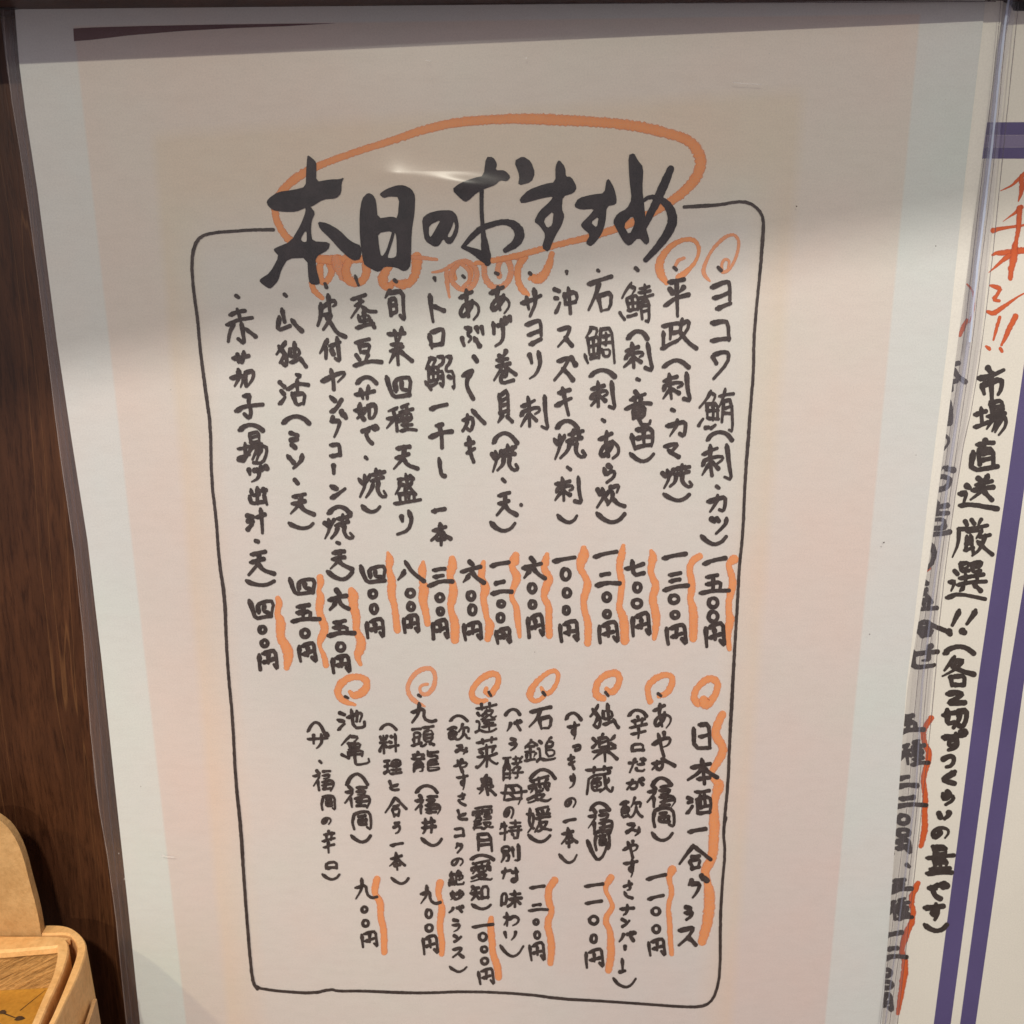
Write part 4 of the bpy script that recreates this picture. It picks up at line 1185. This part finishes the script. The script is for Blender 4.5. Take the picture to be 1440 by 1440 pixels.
LN = [
 off(320, 770, 6, [(425, 430, 7), (440, 470, 9), (415, 560, 7), (455, 630, 13), (440, 760, 10), (505, 850, 14), (515, 920, 13), (500, 1010, 8)]),
 off(320, 770, 6, [(780, 255, 9), (790, 300, 9), (765, 360, 5), (790, 420, 12), (768, 530, 9), (800, 620, 10), (828, 690, 11), (780, 780, 9), (775, 840, 4), (815, 910, 7), (830, 990, 8)]),
 off(320, 770, 6, [(1045, 365, 9), (1060, 400, 15), (1060, 480, 11), (1090, 590, 11), (1082, 700, 8), (1130, 780, 12), (1125, 850, 13), (1090, 920, 9), (1122, 985, 5)]),
 off(500, 750, 6, [(272, 165, 4), (292, 225, 12), (278, 300, 7), (310, 400, 11), (300, 520, 11), (325, 590, 8), (340, 700, 9), (352, 815, 9)]),
 off(500, 750, 6, [(570, 245, 5), (562, 300, 11), (565, 350, 10), (560, 400, 7), (580, 470, 14), (565, 560, 11), (595, 670, 9), (608, 760, 8)]),
 off(500, 750, 6, [(815, 215, 8), (818, 280, 14), (790, 370, 8), (830, 440, 9), (820, 540, 13), (795, 640, 7), (840, 740, 12), (838, 895, 11)]),
 off(500, 750, 6, [(1080, 245, 6), (1065, 320, 10), (1060, 385, 8), (1105, 450, 12), (1075, 540, 9), (1095, 640, 9), (1105, 710, 6), (1138, 775, 13), (1115, 890, 8)]),
 off(660, 750, 6, [(390, 190, 10), (375, 240, 14), (355, 290, 7), (412, 370, 12), (370, 465, 8), (350, 540, 6), (400, 620, 8), (405, 720, 9), (425, 870, 5)]),
 off(660, 750, 6, [(655, 180, 6), (640, 240, 11), (625, 300, 8), (680, 375, 11), (645, 460, 11), (622, 540, 8), (675, 610, 9), (668, 740, 9), (675, 860, 9)]),
 off(660, 750, 6, [(965, 130, 8), (968, 180, 15), (925, 290, 9), (990, 380, 8), (1000, 450, 11), (960, 560, 9), (970, 650, 8), (1005, 750, 10), (1000, 925, 9)]),
 off(820, 750, 6, [(340, 105, 5), (325, 190, 11), (300, 290, 8), (330, 400, 9), (320, 520, 8), (300, 630, 8), (345, 710, 12), (352, 905, 11)]),
 off(820, 750, 6, [(575, 150, 5), (595, 200, 12), (565, 310, 8), (585, 370, 8), (620, 440, 10), (580, 550, 10), (610, 650, 11), (620, 760, 10), (600, 885, 6)]),
 off(820, 750, 6, [(980, 195, 9), (925, 225, 9), (892, 300, 8), (920, 410, 9), (915, 500, 10), (900, 560, 7), (935, 640, 12), (930, 885, 10)]),
 off(820, 750, 6, [(1270, 220, 12), (1220, 260, 7), (1260, 370, 9), (1265, 440, 10), (1235, 540, 9), (1225, 650, 8), (1245, 730, 12), (1215, 840, 9), (1235, 975, 6)]),
 off(780, 940, 5.538, [(1305, 360, 10), (1270, 430, 11), (1245, 510, 11), (1320, 620, 11), (1290, 700, 11), (1220, 800, 8), (1225, 860, 6), (1290, 900, 15), (1250, 990, 10), (1240, 1080, 10), (1245, 1180, 13), (1240, 1330, 13), (1230, 1480, 12), (1165, 1570, 12), (1185, 1640, 8), (1210, 1760, 14), (1200, 1940, 14), (1150, 2125, 11)]),
 off(780, 1150, 5.538, [(915, 405, 11), (885, 470, 7), (920, 580, 7), (882, 680, 6), (895, 800, 7), (900, 950, 7), (912, 1060, 6)]),
 off(780, 1150, 5.538, [(435, 470, 10), (385, 550, 6), (440, 650, 5), (455, 700, 7), (385, 790, 8), (430, 870, 7), (438, 960, 10), (440, 1080, 10), (420, 1185, 9)]),
 off(600, 1150, 5.538, [(995, 490, 10), (950, 550, 9), (945, 640, 9), (980, 730, 8), (935, 820, 9), (965, 930, 9), (975, 1020, 10), (965, 1130, 8)]),
 off(600, 1150, 5.538, [(503, 785, 7), (495, 850, 9), (510, 950, 9), (510, 1050, 8), (550, 1150, 10), (560, 1240, 9)]),
 off(400, 1150, 5.538, [(1212, 510, 10), (1195, 580, 8), (1215, 650, 6), (1230, 710, 10), (1205, 850, 8), (1230, 960, 8), (1225, 1060, 7)]),
 off(400, 1150, 5.538, [(720, 480, 9), (702, 560, 9), (705, 600, 7), (752, 660, 10), (745, 760, 8), (775, 870, 9), (778, 1045, 8)]),
]
for pts in LN:
    mark('marker_underline', pts, 9, menu, 'orange', jit=0.15)

# ---------------------------------------------------------------- spare sheet behind the menu and the second menu
backing = thing('backing_sheet', on_y(1240, 1480, 0.0006), 'blank cream sheet showing as a thin strip along the right edge of the tan menu', 'sheet')
be = [(300, -60), (300, 1500), (1224, 1500), (1231, 1440), (1250, 1230), (1277, 960), (1311, 760), (1347, 480), (1376, 260), (1408, 28), (1418, -60)]
slab('paper', be, 0.0006, 0.0002, MAT['backing'], backing)

menu2 = thing('second_menu_sheet', on_y(1400, 1480, 0.0018), 'cream menu with a double purple border and vermilion brush lettering, half hidden at the right', 'menu')
slab('paper', [(1215, 1500), (1225, -60), (1640, -60), (1600, 1500)], 0.0018, 0.00015, MAT['cream'], menu2)


def flat2(name, pts, mat):
    k = Ink(0.0018 - 0.00001)
    k.poly(pts, it=0)
    return k.build(name, mat, menu2)


flat2('printed_border', [(1380, 172), (1640, 171), (1640, 189.6), (1380, 190)], MAT['purple'])
flat2('printed_border', [(1380, 190.2), (1640, 189.8), (1640, 206.8), (1380, 207)], MAT['purple_light'])
flat2('printed_border', [(1380, 207.2), (1640, 207), (1640, 224), (1380, 223)], MAT['purple'])
flat2('printed_border', [(1479, 224), (1440, 512), (1419, 660), (1375, 960), (1347, 1180), (1313, 1440), (1305, 1500), (1329, 1500), (1337, 1440), (1372, 1180), (1402, 960), (1440, 690), (1505, 224)], MAT['purple'])
flat2('printed_border', [(1522, 224), (1440, 820), (1417, 960), (1388, 1160), (1350, 1440), (1343, 1500), (1364, 1500), (1372, 1440), (1412, 1160), (1440, 960), (1462, 820), (1548, 224)], MAT['purple'])


def R(name, strokes, mat='red'):
    k = Ink(MARK_Y2)
    for s in strokes:
        k.stroke([(1290 + x / 4.8, 220 + y / 4.8, w / 4.8) for x, y, w in s], 0.25, step=1.5)
    return k.build(name, MAT[mat], menu2)


R('red_brush_character', [[(562, 232, 6), (600, 214, 12), (640, 196, 16), (700, 138, 30), (735, 105, 30)], [(705, 135, 36), (706, 200, 40), (700, 250, 30), (682, 302, 10)]])
R('red_brush_character', [[(578, 440, 4), (620, 408, 10), (655, 385, 20), (700, 342, 36)], [(512, 500, 40), (560, 487, 30), (620, 478, 22), (760, 458, 18)], [(690, 350, 44), (688, 420, 40), (682, 500, 34), (668, 560, 30), (660, 615, 34)]])
R('red_brush_character', [[(508, 665, 18), (540, 652, 34), (580, 650, 46), (650, 640, 46), (760, 628, 46)], [(662, 590, 40), (650, 680, 62), (635, 750, 44), (628, 822, 36)], [(482, 784, 5), (520, 752, 16), (565, 712, 26), (615, 672, 40)]])
R('red_brush_character', [[(492, 872, 16), (525, 878, 36), (562, 892, 34), (545, 925, 24), (512, 968, 34), (552, 974, 24)], [(474, 1048, 26), (512, 1062, 42), (560, 1030, 36), (620, 988, 26), (680, 945, 14), (740, 915, 10)]])
R('red_brush_character', [[(556, 1086, 26), (535, 1160, 26), (514, 1238, 16)], [(466, 1284, 22), (486, 1298, 30)], [(662, 1080, 44), (622, 1160, 38), (590, 1230, 30), (568, 1272, 20)], [(560, 1296, 24), (572, 1314, 26)]])
R('red_brush_loop', [[(335, 862, 12), (372, 900, 16), (386, 970, 13), (378, 1060, 13), (350, 1120, 14)], [(334, 1105, 26), (312, 1150, 34), (288, 1205, 30)]])
k = Ink(MARK_Y2)
k.stroke(off(1100, 960, 3, [(628, 150, 9), (594, 200, 8), (598, 250, 8), (625, 310, 10), (592, 400, 8), (605, 480, 9), (600, 560, 9), (603, 620, 11), (585, 690, 7)]), 0.25)
k.build('marker_underline', MAT['red'], menu2)
k = Ink(MARK_Y2)
k.stroke(off(1100, 960, 3, [(572, 848, 9), (540, 915, 9), (558, 985, 8), (520, 1070, 11), (502, 1130, 8), (522, 1190, 11), (505, 1290, 10), (488, 1395, 6)]), 0.25)
k.build('marker_underline', MAT['red'], menu2)
k = Ink(MARK_Y2)
k.stroke([(1300, 803, 7), (1306, 799, 7)], 0.2)
k.build('marker_dot', MAT['red'], menu2)
write_line('writing_line', 8.0, '市1373,514,1415,574 場1367,559,1419,615 直1361,616,1406,666 送1346,665,1406,719 厳1336,727,1399,787 選1328,786,1390,846 !1331,855,1353,895 !1350,855,1376,893 （1325,905,1373,923 各1322,920,1373,968 Z1327,970,1360,993 切1323,995,1363,1027 ず1323,1025,1362,1058 つ1323,1060,1345,1082 く1323,1082,1347,1105 ら1323,1110,1345,1135 い1317,1140,1338,1155 の1308,1160,1338,1182 量1300,1187,1345,1232 で1303,1240,1335,1267 す1297,1268,1330,1297 ）1297,1297,1335,1313', INK_Y2, MAT['right_ink'], menu2)
write_line('writing_line', 8.0, '本1312,500,1361,552 日1308,558,1341,600 の1302,608,1338,636 お1292,650,1344,694 造1284,702,1339,756 り1290,762,1318,806 盛1270,812,1321,864 合1270,870,1332,898 せ1266,905,1322,942', INK_Y2, MAT['right_ink'], menu2)
write_line('price_line', 7.5, '五1260,1003,1302,1034 種1260,1038,1309,1079 二1258,1089,1293,1110 二1254,1118,1306,1138 〇1260,1143,1281,1162 〇1259,1163,1282,1179 円1250,1178,1284,1204 ・1273,1214,1281,1221 三1248,1234,1285,1258 種1244,1260,1286,1296 一1240,1308,1271,1320 二1238,1330,1278,1352 〇1238,1360,1256,1376 〇1236,1377,1258,1393 円1229,1395,1258,1427', INK_Y2, MAT['right_ink'], menu2)

# ---------------------------------------------------------------- clear sleeves
sleeve = thing('clear_sleeve', on_y(690, 1480, -0.001), 'clear plastic sleeve holding the tan menu, with a bright welded edge down its right side', 'sleeve', 'clear sleeves')


def film_grid():
    """front film, faintly buckled, with one low pressed ripple across the heading"""
    L = [(-10, -60), (10, 100), (37, 267), (65, 480), (82, 622), (112, 824), (133, 1100), (158, 1242), (178, 1440), (186, 1500)]
    Rr = [(1440, -60), (1414, 100), (1399, 267), (1380, 480), (1356, 622), (1323, 824), (1298, 1100), (1280, 1242), (1262, 1440), (1255, 1500)]

    def edge(E, y):
        for a, b in zip(E[:-1], E[1:]):
            if y <= b[1]:
                t = (y - a[1]) / (b[1] - a[1])
                return a[0] + (b[0] - a[0]) * t
        return E[-1][0]
    ys = [-60]
    while ys[-1] < 1500:
        y = ys[-1]
        ys.append(y + (1.6 if 225 < y < 300 else 20))
    nx = 90
    vs, fs = [], []
    for y in ys:
        x0, x1 = edge(L, y), edge(Rr, y)
        for i in range(nx + 1):
            t = i / nx
            x = x0 + (x1 - x0) * t
            bx, by, bz = on_y(x, y, -0.0010)
            d = 0.00030 * mnoise(Vector((bx * 22, bz * 14, 3.1))) + 0.00005 * mnoise(Vector((bx * 90, bz * 60, 7.7)))
            # ripple: runs slightly downhill to the right, strongest at its left end
            yc = 248 + (x - 540) * 0.085 + 3 * math.sin(x * 0.02)
            s = max(0.0, min(1, (x - 528) / 25.0)) * max(0.0, min(1, (790 - x) / 120.0))
            s *= 0.75 + 0.25 * math.sin(x * 0.05)
            r = (y - yc) / 13.0
            d += 0.00060 * s * math.exp(-r * r)
            vs.append((bx, by - max(-0.0004, d), bz))
    for j in range(len(ys) - 1):
        for i in range(nx):
            a = j * (nx + 1) + i
            fs.append((a, a + 1, a + nx + 2, a + nx + 1))
    return vs, fs


vs, fs = film_grid()
me = mesh_from('front_film', vs, fs)
for p in me.polygons:
    p.use_smooth = True
link('front_film', me, MAT['film'], sleeve)
def sheet(name, outline, Y, mat, parent, **props):
    vs = [on_y(p[0], p[1], Y) for p in outline]
    return link(name, mesh_from(name, vs, [tuple(range(len(vs)))]), mat, parent, **props)


# hazy margins of the sleeve beyond the paper
sheet('film_margin', [(-10, -60), (10, 100), (37, 267), (65, 480), (82, 622), (112, 824), (133, 1100), (158, 1242), (178, 1440), (186, 1500), (203, 1500), (197, 1440), (179, 1265), (161, 1100), (123, 760), (101, 620), (80, 480), (53, 270), (27, 90), (15, -60)], 0.0010, MAT['film_left'], sleeve, label='narrow margin over the dark wood, grey reflection painted in')
sheet('film_margin', [(1418, -60), (1408, 28), (1376, 260), (1347, 480), (1311, 760), (1277, 960), (1250, 1230), (1231, 1440), (1224, 1500), (1255, 1500), (1262, 1440), (1298, 1100), (1323, 824), (1356, 622), (1380, 480), (1399, 267), (1414, 100), (1440, -60)], 0.0010, MAT['film_edge'], sleeve, label='lilac-tinted margin over the purple-bordered menu')


def rod(name, path, Y, r, mat, parent, flat=0.6):
    """thin half-round bead running down a sheet edge"""
    vs, fs = [], []
    n = 10
    pts = resample([(p[0], p[1], p[2] if len(p) > 2 else 1.0) for p in path], 30)
    for x, y, k in pts:
        c = on_y(x, y, Y)
        for i in range(n):
            a = 2 * math.pi * i / n
            vs.append((c[0] + r * k * math.cos(a), c[1] + r * k * flat * math.sin(a), c[2]))
    for j in range(len(pts) - 1):
        for i in range(n):
            a = j * n + i
            b = j * n + (i + 1) % n
            fs.append((a, b, b + n, a + n))
    me = mesh_from(name, vs, fs)
    for p in me.polygons:
        p.use_smooth = True
    return link(name, me, mat, parent)


rod('welded_bead', [(1428, -60), (1421, 0), (1407, 67), (1393, 207), (1382, 300), (1370, 400, .9), (1362, 480, .8), (1337, 647, .6), (1315, 813, .45), (1297, 960, .4), (1288, 1110, .4), (1267, 1277, .35), (1245, 1440, .35), (1238, 1500, .35)], -0.0008, 0.00062, MAT['bead'], sleeve)


def ln(path, w, Y, mat, parent, name='weld_line'):
    k = Ink(Y)
    k.stroke([(x, y, w) for x, y in path], 0.5, step=12, it=1)
    return k.build(name, MAT[mat], parent)


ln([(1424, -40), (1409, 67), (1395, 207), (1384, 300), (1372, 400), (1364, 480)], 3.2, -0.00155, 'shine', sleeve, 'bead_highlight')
ln([(1437, -40), (1412, 200), (1392, 400), (1370, 560), (1350, 647), (1323, 847), (1315, 960), (1295, 1150), (1262, 1440)], 1.3, -0.0013, 'weld', sleeve)
ln([(1425, -40), (1412, 67), (1400, 207), (1389, 300), (1376, 400), (1368, 480), (1343, 647), (1320, 813), (1302, 960), (1293, 1110), (1273, 1277), (1251, 1440)], 1.0, -0.0014, 'weld', sleeve)
ln([(1411, -40), (1402, 67), (1386, 207), (1375, 300), (1364, 400), (1355, 480), (1330, 647), (1308, 813), (1289, 960), (1279, 1110), (1258, 1277), (1238, 1440)], 0.9, -0.0014, 'weld', sleeve)
ln([(1, -40), (10, 100), (37, 267), (65, 480), (82, 622), (112, 824), (133, 1100), (158, 1242), (178, 1440)], 1.2, -0.0012, 'edge_highlight', sleeve)  # pale line painted for the highlight along the left film edge
ln([(14, -40), (20, 100), (45, 267), (73, 480), (92, 622), (118, 800), (140, 1020), (165, 1240), (186, 1440)], 0.9, -0.0012, 'weld', sleeve)
ln([(-10, 8), (300, 6.5), (700, 5), (1100, 3.5), (1400, 2)], 1.4, -0.0013, 'weld', sleeve)
# dust and short scratches on the film
def speck(px, py, r, mat, n=7):
    c = on_y(px, py, -0.00155)
    vs = [c]
    for i in range(n):
        a = 2 * math.pi * i / n
        k = r * (1 + 0.4 * math.sin(i * 2.3 + px))
        vs.append((c[0] + k * math.cos(a), c[1], c[2] + k * math.sin(a)))
    link('dust_speck', mesh_from('dust_speck', vs, [(0, i + 1, (i + 1) % n + 1) for i in range(n)]), MAT[mat], sleeve)


for px, py, r in ((1120, 290, .00016), (1243, 763, .00022), (1223, 892, .00016), (1316, 346, .00014), (198, 1106, .00012), (1288, 640, .0001), (752, 917, .0001), (240, 548, .00008)):
    speck(px, py, r, 'stain')
for px, py, r in ((740, 82, .00022), (607, 111, .00012), (1000, 66, .0001), (1082, 75, .0001), (167, 1200, .00016), (175, 1236, .0002), (370, 92, .0001), (1330, 140, .00012), (903, 1190, .00008), (420, 700, .00008)):
    speck(px, py, r, 'lint')
ln([(1031, 116), (1045, 117), (1058, 118), (1071, 118.5)], 1.1, -0.0016, 'lint_line', sleeve, 'scratch')
ln([(228, 1203), (236, 1205), (245, 1205)], 1.6, -0.0016, 'lint_line', sleeve, 'scratch')
ln([(598, 84), (606, 86)], 0.8, -0.0016, 'lint_line', sleeve, 'scratch')
sleeve2 = thing('clear_sleeve', on_y(1400, 1480, 0.0013), 'clear plastic film over the purple-bordered menu at the right edge', 'sleeve', 'clear sleeves')
sheet('front_film', [(1222, 1500), (1400, -60), (1640, -60), (1600, 1500)], 0.0013, MAT['film'], sleeve2)
rod('black_clip', [(1399, -30), (1399, 2)], 0.0008, 0.0018, MAT['black'], sleeve)

# black clips gripping the top corners
clip = thing('corner_clip', on_y(8, -20, -0.001), 'small black clip at the top left corner of the sleeve, over the dark wood', 'clip', 'clips at the top corners')
slab('clip_plate', [(-30, -60), (36, -60), (36, 1), (33, 8), (20, 11), (-30, 12)], -0.0018, 0.0016, MAT['black'], clip)
clip2 = thing('corner_clip', on_y(1430, -20, -0.001), 'small black clip at the top right corner, over the purple-bordered menu', 'clip', 'clips at the top corners')
slab('clip_plate', [(1411, -60), (1470, -60), (1470, 16), (1426, 15), (1422, 7), (1411, 2)], 0.0016, 0.0005, MAT['black'], clip2)

# ---------------------------------------------------------------- basket of bent veneer, bottom left
ZR = -0.180
basket = thing('veneer_basket', on_z(30, 1500, -0.2399), 'pale bentwood veneer box with a double rim, in the bottom left corner beside the sleeve', 'basket')


def band(name, outer, inner, ztop, zbot, mat, wav=0.0, lean=0.0, **props):
    """upright strip of veneer between two rim outlines given in photo pixels on plane z=ztop"""
    o = resample([tuple(map(float, p)) for p in smooth_poly(outer, 2)], 6)
    n = len(o)

    def at(E, t):
        L = [0.0]
        for a, b in zip(E[:-1], E[1:]):
            L.append(L[-1] + math.hypot(b[0] - a[0], b[1] - a[1]))
        d = t * L[-1]
        for i in range(len(E) - 1):
            if d <= L[i + 1] + 1e-9:
                s = (d - L[i]) / max(1e-9, L[i + 1] - L[i])
                return tuple(p + (q - p) * s for p, q in zip(E[i], E[i + 1]))
        return E[-1]
    si = smooth_poly(inner, 2)
    vs, fs = [], []
    for i in range(n):
        t = i / (n - 1)
        a = at(o, t)
        b = at(si, t)
        pa = Vector(on_z(a[0], a[1], ztop))
        pb = Vector(on_z(b[0], b[1], ztop))
        wz = wav * mnoise(Vector((pa.x * 60, pa.y * 60, 1.0)))
        e = (pa - pb) * 0.12
        dn = Vector((0, 0, -1))
        out = (pa - pb).normalized() * lean
        row = [pb + dn * (ztop - zbot), pb + dn * 0.0005 + dn * 0, pb + e, pa - e, pa + dn * 0.0005, pa + out + dn * (ztop - zbot)]
        for kx, p in enumerate(row):
            if 1 <= kx <= 4:
                p = p + Vector((0, 0, wz))
            vs.append(tuple(p))
    m = 6
    for i in range(n - 1):
        for j in range(m):
            a = i * m + j
            b = i * m + (j + 1) % m
            fs.append((a, b, b + m, a + m))
    fs.append(tuple(range(m)))
    fs.append(tuple((n - 1) * m + j for j in range(m))[::-1])
    me = mesh_from(name, vs, fs)
    bm = bmesh.new()
    bm.from_mesh(me)
    bmesh.ops.recalc_face_normals(bm, faces=bm.faces)
    bm.to_mesh(me)
    bm.free()
    return link(name, me, mat, basket, **props)


band('outer_band',
     [(30, 1300), (60, 1298), (90, 1298.5), (111, 1310), (122, 1324), (121, 1340), (113, 1364), (104, 1385), (94, 1405), (78, 1440), (50, 1500), (20, 1560)],
     [(30, 1312), (70, 1312), (92, 1311), (101, 1315), (108, 1325), (108, 1342), (101, 1361), (93, 1382), (83, 1407), (69, 1440), (38, 1500), (8, 1560)],
     ZR, -0.2395, MAT['veneer'], 0.0006, 0.002, label='outer bent band, its edge wavy')
band('inner_band',
     [(93, 1320), (97, 1326), (97, 1338), (91, 1358), (83, 1379), (69, 1409), (57, 1440), (31, 1495), (6, 1550)],
     [(80, 1331), (81, 1342), (79, 1352), (75, 1368), (70, 1381), (57, 1409), (45, 1440), (20, 1490), (-4, 1540)],
     ZR + 0.0008, -0.2390, MAT['veneer'], 0.0004, 0.0, label='inner side strip, bright amber')
band('back_rim',
     [(-60, 1314), (0, 1314), (54, 1314), (80, 1315), (98, 1318)],
     [(-60, 1340), (0, 1338), (40, 1334), (70, 1332), (82, 1330)],
     ZR + 0.0006, ZR - 0.0015, MAT['veneer'], 0.0003, label='thick flat back rim')
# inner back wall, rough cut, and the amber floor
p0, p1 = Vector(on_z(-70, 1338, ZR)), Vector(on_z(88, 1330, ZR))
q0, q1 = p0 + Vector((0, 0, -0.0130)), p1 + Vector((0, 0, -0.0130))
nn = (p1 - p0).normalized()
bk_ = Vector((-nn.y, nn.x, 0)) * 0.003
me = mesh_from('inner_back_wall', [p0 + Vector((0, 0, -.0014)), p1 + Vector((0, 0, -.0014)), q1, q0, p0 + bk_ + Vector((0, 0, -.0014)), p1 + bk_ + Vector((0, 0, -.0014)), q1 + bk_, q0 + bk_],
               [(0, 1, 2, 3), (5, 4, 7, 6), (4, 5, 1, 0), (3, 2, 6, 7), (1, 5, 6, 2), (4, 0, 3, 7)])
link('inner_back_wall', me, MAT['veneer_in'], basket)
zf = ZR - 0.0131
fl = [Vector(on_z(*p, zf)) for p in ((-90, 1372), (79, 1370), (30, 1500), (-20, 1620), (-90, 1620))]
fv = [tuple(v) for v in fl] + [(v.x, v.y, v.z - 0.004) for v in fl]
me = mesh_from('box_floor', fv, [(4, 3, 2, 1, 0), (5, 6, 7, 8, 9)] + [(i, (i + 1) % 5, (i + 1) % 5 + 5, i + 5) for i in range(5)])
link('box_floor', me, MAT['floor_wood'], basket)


def knot(px, py, r):
    c = Vector(on_z(px, py, zf + 0.0002))
    vs = [tuple(c)]
    for i in range(10):
        a = 2 * math.pi * i / 10
        vs.append((c.x + r * (1 + .3 * math.sin(a * 3 + px)) * math.cos(a) * 1.5, c.y + r * math.sin(a), c.z))
    me = mesh_from('knot_mark', vs, [(0, i + 1, (i + 1) % 10 + 1) for i in range(10)])
    link('knot_mark', me, MAT['stain'], basket)


knot(27, 1432, 0.0008)
knot(3, 1423, 0.0007)


def crack(a, b, w):
    A0, B0 = Vector(on_z(*a, zf + 0.00015)), Vector(on_z(*b, zf + 0.00015))
    t = (B0 - A0).normalized()
    n = Vector((-t.y, t.x, 0)) * w
    me = mesh_from('crack_line', [A0 + n, A0 - n, B0 - n * .4, B0 + n * .4], [(0, 1, 2, 3)])
    link('crack_line', me, MAT['stain'], basket)


crack((0, 1423), (26, 1433), 0.00022)
crack((28, 1421), (64, 1392), 0.00012)
# lapped end of the outer veneer on the visible side
bo = Vector(on_z(122, 1336, ZR))
tg = (Vector(on_z(104, 1385, ZR)) - Vector(on_z(121, 1338, ZR)))
tg.z = 0
tg.normalize()
nr = Vector((-tg.y, tg.x, 0))
if nr.x < 0:
    nr = -nr
s0 = Vector(on_z(131, 1405, ZR - 0.012))
lap = [s0, s0 + tg * 0.010, s0 + tg * 0.010 + Vector((0, 0, -.05)), s0 + Vector((0, 0, -.05)) - tg * 0.002]
lapb = [v + nr * 0.0009 for v in lap]
me = mesh_from('lapped_end', lap + lapb, [(0, 1, 2, 3), (7, 6, 5, 4), (0, 4, 5, 1), (1, 5, 6, 2), (2, 6, 7, 3), (3, 7, 4, 0)])
link('lapped_end', me, MAT['veneer_side_shaded'], basket)

# rounded tan board standing behind the box
board = thing('round_topped_board', on_y(-20, 1330, -0.004), 'tan board with a rounded top standing behind the bentwood box, against the dark wood', 'board')
out = [(-120, 1330), (-120, 1250), (-110, 1190), (-80, 1155), (-40, 1142), (-10, 1148), (0, 1154), (12, 1164), (24, 1183), (33, 1206), (42, 1242), (51, 1275), (57, 1306), (60, 1340), (62, 1380)]
bm = bmesh.new()
fo = [bm.verts.new(on_y(p[0], p[1], -0.0093)) for p in smooth_poly(out, 1)]
f = bm.faces.new(fo)
r = bmesh.ops.extrude_face_region(bm, geom=[f])
for v in r['geom']:
    if isinstance(v, bmesh.types.BMVert):
        v.co.y += 0.0022
bmesh.ops.recalc_face_normals(bm, faces=bm.faces)
me = bpy.data.meshes.new('board_face')
bm.to_mesh(me)
bm.free()
link('board_face', me, MAT['paddle'], board)
